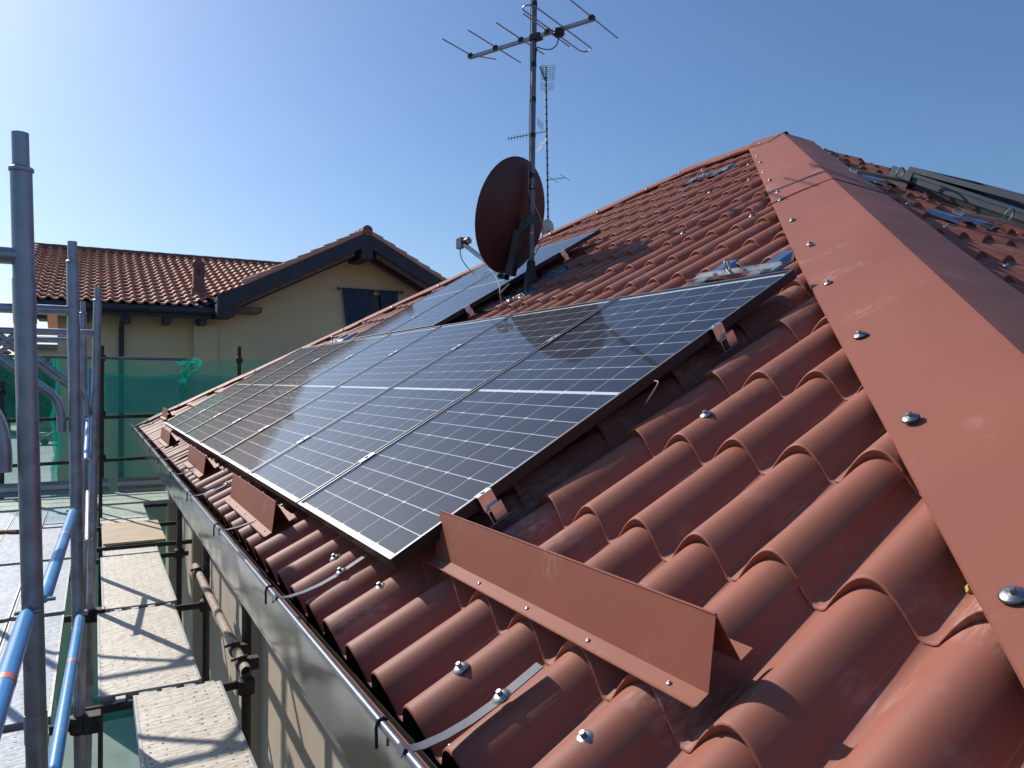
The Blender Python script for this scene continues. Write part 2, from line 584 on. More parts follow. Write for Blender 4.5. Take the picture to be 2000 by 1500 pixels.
# ------------------------------------------------------------------ the house
house = thing('house', (5.0, 4.0, GZ), 'house with brown metal tile roof, hip flashings and grey gutter in the foreground', 'house')
WX = .32
w = MB()
w.bx(WX, 9.9, -2.0, 9.9, GZ, -.36)
part('wall', w, M['wall'], house, False)
for y0 in (-1.4, .45, 3.47, 6.5, 9.4):
    part('pilaster', MB().bx(WX - .11, WX + .02, y0, y0 + .5, GZ, -.36), M['wall'], house, False)
part('soffit', MB().bx(-.19, 10.4, -2.45, 10.5, -.375, -.335), M['gutter'], house, False)
part('eave_board', MB().bx(-.186, -.168, -2.42, 10.35, -.328, -.205), M['board'], house, False)

# gutter: folded channel with a rolled front rim
g = MB()
prof = [(-.2135, -.165), (-.2145, -.20), (-.2135, -.26), (-.2105, -.322), (-.20, -.331), (-.155, -.331), (-.15, -.325), (-.15, -.215)]
g.strip([(x, -2.55, z) for x, z in prof], (0, 13.08, 0), .0015)
gut = part('gutter', g, M['gutter'], house, True, 30)
part('rim', MB().tube([(-.2155, -2.56, -.162), (-.2155, 10.53, -.162)], .0085, 12), M['rim'], gut)
part('end_cap', MB().prism([(x, 10.53, z) for x, z in prof], (0, .002, 0)), M['gutter'], gut, False)
def strap(u, far=False):
    s = MB()
    bend = [(.012, -.079), (-.05, -.0775), (-.10, -.0765), (-.15, -.071), (-.20, -.060), (-.24, -.046), (-.262, -.0335)]
    pts = [A(u - .0125, v, h) for v, h in bend]
    pts.append(Vector((-.2225, u - .0125, -.1505)))
    pts.append(Vector((-.2275, u - .0125, -.165)))
    s.strip(pts, (0, .025, 0), .0022)
    o = part('strap', s, M['strap'], gut, True, 50)
    c = MB()
    c.tube([(-.2265, u + .12, -.205), (-.2275, u + .12, -.168), (-.2245, u + .12, -.155), (-.2155, u + .12, -.1505), (-.206, u + .12, -.156)], .0032, 8)
    part('clip', c, M['rubber'], gut)
for u in (-1.68, -.68, .34, 1.47, 2.55, 3.62, 4.7, 5.8, 7.0, 8.2, 9.3):
    strap(u)

# --- tile sheets: one mesh per kind of tile, instanced; clipped ones get their own
PITCH, ROW = .2, .352
H0 = -.155
def tprof(x):
    a = abs(x)
    if a >= .086: return 0.0
    return .049 * (.5 + .5 * math.cos(math.pi * a / .086)) ** .48
def tile_mesh(name, nx, joint, L=ROW, eave=0):
    xs = list(np.linspace(-.1, .1, nx))
    if joint:
        xs = sorted(xs + [.0591, .0589])
    def zt(x, f):
        z = tprof(x) + (.006 + .019 * (tprof(x) / .049)) * f
        if joint and x < .059: z += .0065
        return z
    def sh(x): return (.25 if eave else .75) * (tprof(x) - .049)      # pressed steps lean back towards the crest
    rows = [(0.0, 1.0, -.0036), (.0018, .995, -.0011), (.006, .985, 0.0), (L + .02, -.02, 0.0)]
    v, f = [], []
    n = len(xs)
    for y, fr, dz in rows:
        v += [(x, y + sh(x), zt(x, fr) + dz) for x in xs]
    for r in range(3):
        f += [(r * n + i, r * n + i + 1, (r + 1) * n + i + 1, (r + 1) * n + i) for i in range(n - 1)]
    o = len(v)                     # rim, then the pressed riser down to the row below
    v += [(x, sh(x), zt(x, 1.0) - .0036) for x in xs] + [(x, sh(x) + .0010, zt(x, 1.0) - .0056) for x in xs]
    f += [(o + i, o + n + i, o + n + i + 1, o + i + 1) for i in range(n - 1)]
    o = len(v)
    def rz(x): return zt(x, 1.0) - (.007 + .020 * (tprof(x) / .049)) - .012
    v += [(x, sh(x) + .0010, zt(x, 1.0) - .0056) for x in xs]
    v += [(x, sh(x) + (.0075 if not eave else .05), (rz(x) if not eave else zt(x, 1.0) - .0056)) for x in xs]
    f += [(o + i, o + n + i, o + n + i + 1, o + i + 1) for i in range(n - 1)]
    return v, f
def raw_mesh(name, v, f, mt, smooth=True):
    me = bpy.data.meshes.new(name)
    me.from_pydata(v, [], f)
    me.materials.append(mt)
    if smooth: me.polygons.foreach_set('use_smooth', [True] * len(me.polygons))
    return me
TM = {}
for nx, q in ((25, 'near'), (15, 'far')):
    for j in (0, 1):
        for e in (0, 1):
            v, f = tile_mesh('tile', nx, j, ROW if not e else .30, e)
            TM[q, j, e] = (v, f, raw_mesh('tile', v, f, M['tile']))

# the sloping decks under the tiles (one closed hip roof body, h = -.17 / -.19)
def ground_poly(h):
    near = A(-2.24, -.2, h); near.y += 0
    return near
cor = [A(-2.24, -.19, -.165), A(10.4, -.19, -.165)]
apN, apF = A(3.25, 5.9, -.165), A(4.55, 5.9, -.165)
XE = 2 * apN.x - cor[0].x
cor2 = [Vector((XE, cor[1].y, cor[1].z)), Vector((XE, cor[0].y, cor[0].z))]
deckA = MB().add([cor[0], cor[1], apF, apN], [(0, 1, 2, 3)])
slopeA = part('roof_slope', deckA, M['tile_dark'], house, False)
slopeB = part('roof_slope', MB().add([cor[0], apN, cor2[1]], [(0, 1, 2)]), M['tile_dark'], house, False)
part('roof_slope', MB().add([cor[1], cor2[0], apF], [(0, 1, 2)]), M['tile'], house, False)
part('roof_slope', MB().add([cor2[1], apN, apF, cor2[0]], [(0, 1, 2, 3)]), M['tile'], house, False)

# lower array u 0..7.38, v 0..1.755 ; upper array u 3.36..5.43, v 1.80..3.51
def covered(u, v):
    return (.15 < u < 7.3 and .05 < v < 1.5) or (3.5 < u < 5.3 and 1.85 < v < 3.2)
def hip_u(v): return -1.0 + (v - 1.18) / 1.11059
def far_u(v): return 4.55 + (5.9 - v) * (5.85 / 6.1)
tilesA = []
ncol = range(-70, 30)
for ci in range(-13, 53):
    uc = .11 + PITCH * ci
    joint = 1 if ci % 5 == 0 else 0
    for ri in range(0, 18):
        v0 = -.21 if ri == 0 else .09 + ROW * (ri - 1)
        v1 = .09 if ri == 0 else v0 + ROW
        lo, hi = uc - .1, uc + .1
        if hi < hip_u(v0) + .02 or lo > far_u(v0) - .02 or v0 > 5.84:
            continue
        cut = []
        if lo < hip_u(v1 + .02) + .02: cut.append('near')
        if hi > far_u(v1 + .02) - .02: cut.append('far')
        if v1 > 5.84: cut.append('ridge')
        under = hi < hip_u(v1) + .40 and lo > hip_u(v0) - .3 and hi < hip_u(v0 + .1) + .42
        d = (A(uc, (v0 + v1) / 2, -.1) - CAM).length
        tilesA.append(dict(u=uc, v=v0, e=1 if ri == 0 else 0, j=joint, cut=cut, d=d, cov=covered(uc, v0 + .15), under=under))
cand = [t for t in tilesA if not t['cov'] and not t['under']]
cand.sort(key=lambda t: t['d'])
chosen = set(id(t) for t in cand[:262])
def clipped(t):
    v, f, _ = TM['near' if t['d'] < 4 else 'far', t['j'], t['e']]
    bm = bmesh.new()
    bv = [bm.verts.new(x) for x in v]
    for q in f: bm.faces.new([bv[i] for i in q])
    def cutp(pu, pv, nu, nv):     # keep the side the (u,v) normal points to
        co = Vector((-(pu - t['u']), pv - t['v'], 0))
        no = Vector((-nu, nv, 0))
        bmesh.ops.bisect_plane(bm, geom=bm.verts[:] + bm.edges[:] + bm.faces[:], plane_co=co, plane_no=no, clear_inner=True)
    if 'near' in t['cut']: cutp(-1.0 + .03, 1.18, 1.11059, -1.0)
    if 'far' in t['cut']: cutp(4.55 - .03, 5.9, -1.0427, -1.0)
    if 'ridge' in t['cut']: cutp(0, 5.86, 0, -1)
    bm.verts.index_update()
    vv = [tuple(x.co) for x in bm.verts]
    ff = [tuple(x.index for x in q.verts) for q in bm.faces]
    bm.free()
    return vv, ff
restA = MB()
for t in tilesA:
    mtx = MA(t['u'], t['v'], H0)
    near = 'near' if t['d'] < 4 else 'far'
    if t['cut']:
        vv, ff = clipped(t)
        if not ff: continue
    if id(t) in chosen:
        me = raw_mesh('tile', vv, ff, M['tile']) if t['cut'] else TM[near, t['j'], t['e']][2]
        sub('tile', me, slopeA, mtx)
    else:
        if not t['cut']: vv, ff, _ = TM['far', t['j'], t['e']]
        restA.add([mtx @ Vector(x) for x in vv], ff)
def joined(name, mb, mt, parent):
    b = wloc(parent)
    me = raw_mesh(name, [(x - b.x, y - b.y, z - b.z) for x, y, z in mb.v], mb.f, mt)
    o = link(name, me, parent)
    o['kind'] = 'stuff'
    return o
joined('tile_field', restA, M['tile'], slopeA)

# hip-end slope B (seen along its fall line)
restB = MB()
tilesB = []
q_eave = Vector(cor[0]).dot(BQ) - .01
def hipB_p(q):     # hip line in (p, q)
    q0, q1 = HIP0.dot(BQ), HIP1.dot(BQ)
    return HIP0.x + (q - q0) / (q1 - q0) * (HIP1.x - HIP0.x)
for ci in range(0, 52):
    pc = .12 + PITCH * ci
    for ri in range(0, 19):
        q0 = q_eave + ROW * ri + .02
        l, rr = hipB_p(q0), 2 * HIP1.x - hipB_p(q0)
        if pc + .1 < l + .02 or pc - .1 > rr - .02: continue
        q1 = q0 + ROW + .02
        cut = []
        if pc - .1 < hipB_p(q1) + .03: cut.append('l')
        if pc + .1 > 2 * HIP1.x - hipB_p(q1) - .03: cut.append('r')
        P = Bp(pc, q0 + .17, -.1)
        d = (P - CAM).length
        under = pc + .1 < hipB_p(q0 + .1) + .36
        tilesB.append((d, pc, q0, cut, under, 1 if ci % 5 == 0 else 0))
vis = sorted([t for t in tilesB if not t[4] and t[1] < 5.6 and t[2] > .2], key=lambda t: t[0])
visB = set(id(t) for t in vis[:38])
for t in tilesB:
    d, pc, q0, cut, under, j = t
    v, f, me = TM['far', j, 0]
    mtx = MBm(pc, q0, H0)
    if cut:
        bm = bmesh.new()
        bv = [bm.verts.new(x) for x in v]
        for q in f: bm.faces.new([bv[i] for i in q])
        sl = (HIP1.x - HIP0.x) / (HIP1.dot(BQ) - HIP0.dot(BQ))
        if 'l' in cut:
            bmesh.ops.bisect_plane(bm, geom=bm.verts[:] + bm.edges[:] + bm.faces[:], plane_co=Vector((hipB_p(q0) + .03 - pc, 0, 0)), plane_no=Vector((1, -sl, 0)), clear_inner=True)
        if 'r' in cut:
            bmesh.ops.bisect_plane(bm, geom=bm.verts[:] + bm.edges[:] + bm.faces[:], plane_co=Vector((2 * HIP1.x - hipB_p(q0) - .03 - pc, 0, 0)), plane_no=Vector((-1, -sl, 0)), clear_inner=True)
        bm.verts.index_update()
        v = [tuple(x.co) for x in bm.verts]
        f = [tuple(x.index for x in q.verts) for q in bm.faces]
        bm.free()
        if not f: continue
        me = None
    if id(t) in visB:
        if me is None: me = raw_mesh('tile', v, f, M['tile'])
        sub('tile', me, slopeB, mtx)
    else:
        restB.add([mtx @ Vector(x) for x in v], f)
joined('tile_field', restB, M['tile'], slopeB)

# --- dome-washer screws
sm = MB()
sm.lathe((0, 0, 0), (0, 0, 1), [(.0, 0), (.0165, 0), (.0168, .0025), (.013, .0028)], 20)
SCREW_SEAL = sm.mesh('seal', M['rubber'])
sm = MB()
sm.lathe((0, 0, .0027), (0, 0, 1), [(.0152, 0), (.0148, .0012), (.011, .0042), (.0055, .0052)], 20)
sm.lathe((0, 0, .0077), (0, 0, 1), [(.0055, 0), (.0055, .0058), (.0045, .0068), (0, .0068)], 6)
SCREW_HEAD = sm.mesh('screw', M['steel'], angle=30)
def screw(parent, mtx, s=1.0):
    mm = mtx @ Matrix.Scale(s, 4)
    o = sub('screw', SCREW_HEAD, parent, mm)
    return o
def screw2(parent, mtx, s=1.0):
    mm = mtx @ Matrix.Scale(s, 4)
    sub('screw', SCREW_HEAD, parent, mm)
    sub('seal', SCREW_SEAL, parent, mm)
def crest_h(v_in_row): return H0 + .049 + .025 * (1 - v_in_row / ROW)
for u, v, s in ((.11, -.04, 1.15), (.53, -.05, 1.1), (-.49, -.08, 1.1), (-.89, -.045, 1.15), (-.29, .905, 1.1),
                (1.91, .0, 1.1), (2.31, .0, 1.1), (2.51, -.02, 1.1), (3.11, -.02, 1.1), (4.91, -.02, 1.1),
                ) + tuple((.11 + .2 * round((P_.y - .11) / .2), P_.dot(AV), 1.0) for P_ in (roof_px(a_, b_, -.09) for a_, b_ in ((1461, 319), (1388, 373), (1465, 348), (1446, 427), (1494, 416), (1352, 450), (1270, 471)))):
    if v < .09: hh = H0 + .049 + .025 * (1 - (v + .21) / .32)
    else: hh = crest_h((v - .09) % ROW)
    screw2(slopeA, MA(u, v, hh - .001), s)
for u in (.34, -.68, 1.47, 2.55, 3.62):
    screw2(slopeA, MA(u, -.08, -.0765), 1.1)
for k in range(22):               # small eave screws in the valleys
    u = .21 + PITCH * (k - 9)
    screw(slopeA, MA(u, -.19, H0 + .006), .62)

# --- flashings
HD = (HIP1 - HIP0).normalized()
dA = (AU * (HIP1 - HIP0).dot(AV) - AV * (HIP1 - HIP0).dot(AU)).normalized()      # in slope A, away from the hip
dB = (BX * (HIP1 - HIP0).dot(BQ) - BQ * (HIP1 - HIP0).dot(BX)).normalized()      # in slope B
def flash_piece(parent, P, Q, a, b, wa0, wb, lift, na, nb, ends=None):
    """bent sheet between crest points P and Q; a and b are the directions of its legs, na/nb their normals"""
    s = MB()
    n = 10
    def sect(X, k):
        wa = wa0(k / n) if callable(wa0) else wa0
        wob = .0045 * math.sin(k * 1.7 + P.x * 9)
        w2 = .0035 * math.sin(k * 1.3 + P.y * 7)
        up = (na + nb).normalized() * lift
        pts = [X + a * wa - na * .013 + up * .4, X + a * wa + na * wob + up, X + a * (wa * .5) + na * (.003 + wob) + up,
               X + a * .012 + up * 1.2 + na * .001, X + up * 1.2, X + b * .012 + up * 1.2 + nb * .001,
               X + b * (wb * .5) + nb * (.003 + w2) + up, X + b * wb + nb * w2 + up, X + b * wb - nb * .013 + up * .4]
        return pts
    rows = [sect(P.lerp(Q, k / n), k) for k in range(n + 1)]
    nn = len(rows[0])
    v = [x for r_ in rows for x in r_]
    f = [(i * nn + j, i * nn + j + 1, (i + 1) * nn + j + 1, (i + 1) * nn + j) for i in range(n) for j in range(nn - 1)]
    # lower skin 1.5 mm below
    o = len(v)
    nrm = (na + nb).normalized() * -.0018
    v2 = [x + nrm for x in v]
    f2 = [tuple(reversed([q + o for q in t])) for t in f]
    rim = []
    for i in range(n):
        rim += [(i * nn, (i + 1) * nn, o + (i + 1) * nn, o + i * nn), (i * nn + nn - 1, o + i * nn + nn - 1, o + (i + 1) * nn + nn - 1, (i + 1) * nn + nn - 1)]
    for j in range(nn - 1):
        rim += [(j, o + j, o + j + 1, j + 1), (n * nn + j, n * nn + j + 1, o + n * nn + j + 1, o + n * nn + j)]
    s.add(v + v2, f + f2 + rim)
    return part('flashing_sheet', s, M['flash'], parent, True, 22)
hipA = part('hip_flashing', MB().prism([HIP0.lerp(HIP1, -.30) - Vector((0, 0, .03)) + dA * .02, HIP0.lerp(HIP1, -.30) - Vector((0, 0, .03)) + dB * .02, HIP0.lerp(HIP1, -.30) - Vector((0, 0, .08))], HD * 8.0), M['tile_dark'], house, False)
cuts = [(-.30, .335), (.325, .69), (.68, 1.0)]
seams = []
for k, (t0, t1) in enumerate(((-.30, .475), (.46, 1.0))):
    flash_piece(hipA, HIP0.lerp(HIP1, t0), HIP0.lerp(HIP1, t1), dA, dB, (lambda f_, t0=t0, t1=t1: .335 - max(0.0, .22 - (t0 + (t1 - t0) * f_)) * .125), .30, .007 + .0035 * (k == 1), AN, BN)
def hipmat_A(u, v): return MA(u, v, -.0735)
for u, v in ((-1.31, .46), (-.91, .90), (-.53, 1.31), (-.13, 1.74), (.29, 2.22), (.71, 2.66), (1.16, 3.15), (1.35, 3.37), (2.1, 4.17), (1.75, 3.8), (2.5, 4.63), (2.84, 5.0)):
    # bolts sit 4 cm inside the free edge
    k = (v - 1.18) / 1.11059 - 1.0
    screw2(hipA, MA(u, v, -.066), 1.12 if v < 1.5 else .9)
for p, q in ((4.34, 2.81), (3.536, 1.79), (3.023, 1.165), (2.67, .69), (2.208, .116), (1.75, -.43), (4.62, 3.15), (4.85, 3.42)):
    screw2(hipA, MBm(p, q, -.066), .95)
# ridge and far hip
ridge = part('ridge_flashing', MB().prism([apN + Vector((0, 0, .02)), apN + Vector((.05, 0, -.03)), apN + Vector((-.05, 0, -.03))], apF - apN), M['tile_dark'], house, False)
RC0, RC1 = A(3.20, 5.9, -.068), A(4.60, 5.9, -.072)
AV2 = Vector((CT, 0, -ST)); AN2 = Vector((ST, 0, CT))
flash_piece(ridge, RC0, RC1, -AV, AV2, .26, .26, .006, AN, AN2)
cap = MB()
up_ = Vector((0, 0, 1))
ring_ = [A(3.62, 5.9, -.060) + up_ * .010, A(3.50, 5.70, -.055), HIP0.lerp(HIP1, .965) + dA * .16 + AN * .016, HIP0.lerp(HIP1, .945) + up_ * .014,
         HIP0.lerp(HIP1, .965) + dB * .16 + BN * .016, Vector((2 * HIP1.x - HIP0.lerp(HIP1, .955).x, HIP0.lerp(HIP1, .955).y, HIP0.lerp(HIP1, .955).z)) + up_ * .012,
         Vector((2 * HIP1.x - A(3.50, 5.70, -.055).x, 3.50, A(3.50, 5.70, -.055).z))]
tipc = HIP1 + up_ * .016
cap.add([tipc] + ring_ + [x - up_ * .003 for x in [tipc] + ring_], [(0, 1 + k, 1 + (k + 1) % 7) for k in range(7)] + [(8, 9 + (k + 1) % 7, 9 + k) for k in range(7)] + [(1 + k, 9 + k, 9 + (k + 1) % 7, 1 + (k + 1) % 7) for k in range(7)])
part('apex_cap', cap, M['flash'], ridge, False)
for u in (3.35, 3.75, 4.15, 4.5):
    screw2(ridge, MA(u, 5.9 - .22, -.068), 1.1)
FH0, FH1 = A(4.55, 5.9, -.075), A(10.40, -.20, -.075)
fd = (FH1 - FH0)
fA = (-AU * abs(fd.dot(AV)) - AV * abs(fd.dot(AU))).normalized()
DNg = math.atan2(FH0.z - FH1.z, FH1.y - FH0.y)
DQ, DN_ = Vector((0, -math.cos(DNg), math.sin(DNg))), Vector((0, math.sin(DNg), math.cos(DNg)))
fD = (BX * abs(fd.dot(DQ)) - DQ * abs(fd.dot(BX))).normalized()
far_hip = part('hip_flashing', MB().prism([FH0 + Vector((0, 0, -.03)), FH0 + Vector((0, 0, -.03)) + fA * .03, FH0 + Vector((0, 0, -.08))], fd * .98), M['tile_dark'], house, False)
for k, (t0, t1) in enumerate(((-.01, .27), (.26, .52), (.51, .77), (.76, .982))):
    flash_piece(far_hip, FH0.lerp(FH1, t0), FH0.lerp(FH1, t1), fA, fD, .30, .26, .003 + .003 * (k % 2), AN, DN_)
for t in (.06, .13, .2, .3, .38, .46, .55, .63, .72, .8, .88, .95):
    P = FH0.lerp(FH1, t) + fA * .26 + AN * .006
    screw2(far_hip, frame(-AU, AV, AN, P), 1.2)
# foam tufts under the near hip flashing
for px_, py_, nn_ in ((1899, 1138, 26), (1741, 832, 12), (1686, 706, 8)):
    s = MB()
    for k in range(nn_):
        c = roof_px(px_ + random.gauss(0, 5), py_ + random.gauss(0, 10), H0 + .004)
        rr = random.uniform(.0012, .0032)
        ax3 = Vector((random.uniform(-1, 1), random.uniform(-1, 1), random.uniform(-1, 1))).normalized() * rr * 2
        b3 = ax3.orthogonal().normalized() * rr
        s.box(c + AN * rr, ax3, b3, ax3.cross(b3).normalized() * rr)
    part('foam_crumb', s, M['foam'], hipA, False)

# --- roof window on slope B
rw = part('roof_window', MB().box(Bp(4.54, 1.54, -.085), BX * .38, BQ * .585, BN * .045), M['olive_metal'], house, False)
fr_ = MB()
fr_.box(Bp(4.165, 1.55, -.012), BX * .028, BQ * .60, BN * .03)
fr_.box(Bp(4.915, 1.55, -.012), BX * .028, BQ * .60, BN * .03)
fr_.box(Bp(4.54, 2.10, -.013), BX * .345, BQ * .035, BN * .029)
fr_.box(Bp(4.54, .98, -.013), BX * .345, BQ * .035, BN * .029)
part('frame', fr_, M['grey_win'], rw, False)
part('side_plate', MB().box(Bp(4.128, 2.09, -.045), BX * .006, BQ * .085, BN * .07), M['grey_win'], rw, False)
part('side_plate', MB().box(Bp(4.130, 1.50, .008), BX * .005, BQ * .50, BN * .010), M['grey_win'], rw, False)
sm = MB()
top = Bp(4.54, 2.07, .035)
dq = (BQ * -math.cos(R(2.5)) + BN * math.sin(R(2.5))).normalized()
dn = dq.cross(BX) * -1
if dn.z < 0: dn = -dn
for sx in (-.37, .37):
    sm.box(top + BX * sx + dq * .56, BX * .022, dq * .56, dn * .016)
sm.box(top + dq * .02, BX * .35, dq * .03, dn * .016)
sm.box(top + dq * 1.10, BX * .35, dq * .03, dn * .016)
part('sash', sm, M['grey_win'], rw, False)
part('pane', MB().box(top + dq * .56, BX * .35, dq * .52, dn * .004), M['pane'], rw, False)
ap = MB()
vv = []
for k in range(91):                # crumpled apron strip along the window foot
    for j_ in range(6):
        edge_ = .5 + .5 * math.sin(k * .9) * math.sin(k * .37)
        vv.append(Bp(4.02 + .028 * j_ - (.03 * edge_ if j_ == 0 else 0), .95 + 1.3 * k / 90, -.112 + .006 * j_ + random.uniform(-.009, .009)))
ap.add(vv, [(k * 6 + j_, k * 6 + j_ + 1, (k + 1) * 6 + j_ + 1, (k + 1) * 6 + j_) for k in range(90) for j_ in range(5)])
part('apron', ap, M['red_foam'], rw, True, 60)

# ------------------------------------------------------------------ solar panels
PW, PL, GAPP = 1.035, 1.755, 1.055
fm = MB()
def fbar(x0, x1, y0, y1):
    fm.bx(x0, x1, y0, y1, -.035, 0.0)
fbar(-PW, 0, 0, .011); fbar(-PW, 0, PL - .011, PL)
fbar(-.011, 0, .011, PL - .011); fbar(-PW, -PW + .011, .011, PL - .011)
FRAME_ME = fm.mesh('frame', M['frame'], smooth=False)
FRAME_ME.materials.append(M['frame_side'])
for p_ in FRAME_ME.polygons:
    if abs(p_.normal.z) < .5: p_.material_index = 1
BACK_ME = MB().bx(-PW + .0112, -.0112, .0112, PL - .0112, -.012, -.0085).mesh('backsheet', M['back'], smooth=False)
GLASS_ME = MB().bx(-PW + .0112, -.0112, .0112, PL - .0112, -.0045, -.0015).mesh('glass', M['glass'], smooth=False)
CW, CHH, GX, GY = .1648, .0820, .0027, .0027
mx_ = (PW - (6 * CW + 5 * GX)) / 2
hh_ = 10 * CHH + 9 * GY
my_ = (PL - 2 * hh_ - .017) / 2
def cell_pos():
    out = []
    for half in range(2):
        yb = my_ + half * (hh_ + .017)
        for r in range(10):
            for c in range(6):
                out.append((-mx_ - CW / 2 - c * (CW + GX), yb + CHH / 2 + r * (CHH + GY), r % 2))
    return out
ch = .006
def cell_poly(odd):
    x, y = CW / 2, CHH / 2
    if odd: return [(-x, -y), (x, -y), (x, y - ch), (x - ch, y), (-x + ch, y), (-x, y - ch)]
    return [(-x + ch, -y), (x - ch, -y), (x, -y + ch), (x, y), (-x, y), (-x, -y + ch)]
CELL_ME = []
for odd in (0, 1):
    CELL_ME.append(raw_mesh('cell', [(x, y, 0) for x, y in cell_poly(odd)], [tuple(range(6))], M['cell'], False))
cg = MB()
for cx, cy, od in cell_pos():
    cg.add([(x + cx, y + cy, 0) for x, y in cell_poly(od)], [tuple(range(6))])
GRID_ME = raw_mesh('cell_grid', cg.v, cg.f, M['cell'], False)
def solar_panel(u, v, label, group, fine):
    t = thing('solar_panel', (0, 0, 0), label, 'solar panel', group)
    t.matrix_world = MA(u, v, 0)
    link('frame', FRAME_ME, t)
    link('backsheet', BACK_ME, t)
    link('glass', GLASS_ME, t)
    if fine:
        for cx, cy, od in cell_pos():
            link('cell', CELL_ME[od], t, Matrix.Translation((cx, cy, -.0083)))
    else:
        o = link('cell_grid', GRID_ME, t, Matrix.Translation((0, 0, -.0083)))
        o['kind'] = 'stuff'
    return t
GL = 'solar panels of the lower row'
names = ['nearest dark blue solar panel of the lower row, beside the bare tiles',
         'second solar panel of the lower row, counted from the bare tiles',
         'third solar panel of the lower row, counted from the bare tiles',
         'fourth solar panel of the lower row, middle one of seven',
         'fifth solar panel of the lower row, third from the far corner',
         'sixth solar panel of the lower row, next to the farthest one',
         'farthest solar panel of the lower row, at the far roof corner']
panels = []
for k in range(7):
    panels.append(solar_panel(k * GAPP, 0, names[k], GL, k < 3))
panels.append(solar_panel(3.36, 1.785, 'solar panel of the upper row standing nearer the antenna mast', 'solar panels of the upper row', False))
panels.append(solar_panel(3.36 + GAPP, 1.785, 'farther solar panel of the upper row, against the far hip', 'solar panels of the upper row', False))
# clamps
mc = MB()
mc.bx(-.021, .021, -.035, .035, .0, .003)
mc.bx(-.004, .004, -.03, .03, -.05, .0)
mc.lathe((0, 0, .003), (0, 0, 1), [(.007, 0), (.007, .005), (0, .005)], 6)
MIDC = mc.mesh('mid_clamp', M['alu'], smooth=False)
ec = MB()
ec.bx(-.008, .018, -.024, .024, .0, .003)
ec.bx(.0155, .018, -.024, .024, -.045, 0)
ec.bx(.018, .028, -.024, .024, -.048, -.045)
ec.bx(.026, .0285, -.022, -.0195, -.082, -.046)
ec.bx(.026, .0285, .0195, .022, -.082, -.046)
ec.bx(.012, .034, -.045, .045, -.0845, -.082)
ec.lathe((.006, 0, .003), (0, 0, 1), [(.006, 0), (.006, .003), (0, .003)], 8)
ENDC = ec.mesh('end_clamp', M['alu'], smooth=False)
for k in range(7):
    for v in (.32, 1.335):
        if k < 6: link('mid_clamp', MIDC, panels[k], Matrix.Translation((-PW - .01, v, 0)))
for v in (.31, 1.31): link('end_clamp', ENDC, panels[0], Matrix.Translation((0, v, 0)))
for v in (.31, 1.31): link('end_clamp', ENDC, panels[7], Matrix.Translation((0, v, 0)))
for v in (.31, 1.31): link('mid_clamp', MIDC, panels[7], Matrix.Translation((-PW - .01, v, 0)))
# rails
for i, (u0, u1, v) in enumerate(((-.03, 7.42, .32), (-.03, 7.42, 1.335), (3.33, 5.5, 2.1), (3.33, 5.5, 3.1))):
    s = MB()
    s.box(A((u0 + u1) / 2, v, -.058), AU * ((u1 - u0) / 2), AV * .02, AN * .022)
    solo('mounting_rail', s, M['alu'], A(u0, v, -.08), ['aluminium rail under the lower edge of the lower panel row', 'aluminium rail under the upper part of the lower panel row', 'aluminium rail under the lower part of the upper panels', 'aluminium rail under the top of the upper panels'][i], 'rail', 'panel mounting rails', False)

# ------------------------------------------------------------------ snow guards
def snow_guard(u0, u1, v, label):
    t = thing('snow_guard', A(u1, v, -.10), label, 'snow guard', 'brown sheet snow guards along the eave')
    hb = -.0725
    f0 = A(u0, v - .032, hb)
    f1 = A(u0, v, hb)
    upv = Vector((.12, 0, .99)).normalized()
    tp = f1 + upv * .118
    r0 = A(u0, v + .078, hb)
    r1 = A(u0, v + .108, hb)
    vec = AU * (u1 - u0)
    s = MB()
    s.strip([f0, f1, tp], vec, .0016)
    part('front_plate', s, M['guard'], t, False)
    s = MB()
    s.strip([tp + Vector((.001, 0, .0016)), r0, r1], vec, .0016)
    part('back_plate', s, M['guard'], t, False)
    for nm_, e_ in (('top_hem', tp + Vector((.0008, 0, .0012))), ('flange_hem', f0 + AN * .0008)):
        part(nm_, MB().tube([e_, e_ + vec], .0022, 8), M['guard'], t)
    for k in range(5):
        u = u0 + (u1 - u0) * (.07 + .215 * k)
        link('screw', SCREW_HEAD, t, Matrix.Translation(-t.location) @ MA(u, v - .015, hb + .0005) @ Matrix.Scale(.3, 4))
    return t
snow_guard(-1.03, .02, .115, 'nearest long brown snow guard beside the bare tiles')
snow_guard(1.15, 2.19, -.125, 'second brown snow guard from the camera, below the second panel')
snow_guard(3.24, 4.20, -.13, 'middle brown snow guard below the fourth panel')
snow_guard(5.75, 6.77, -.135, 'fourth brown snow guard, below the sixth panel')
snow_guard(8.65, 9.45, .10, 'farthest small brown snow guard at the far roof corner')

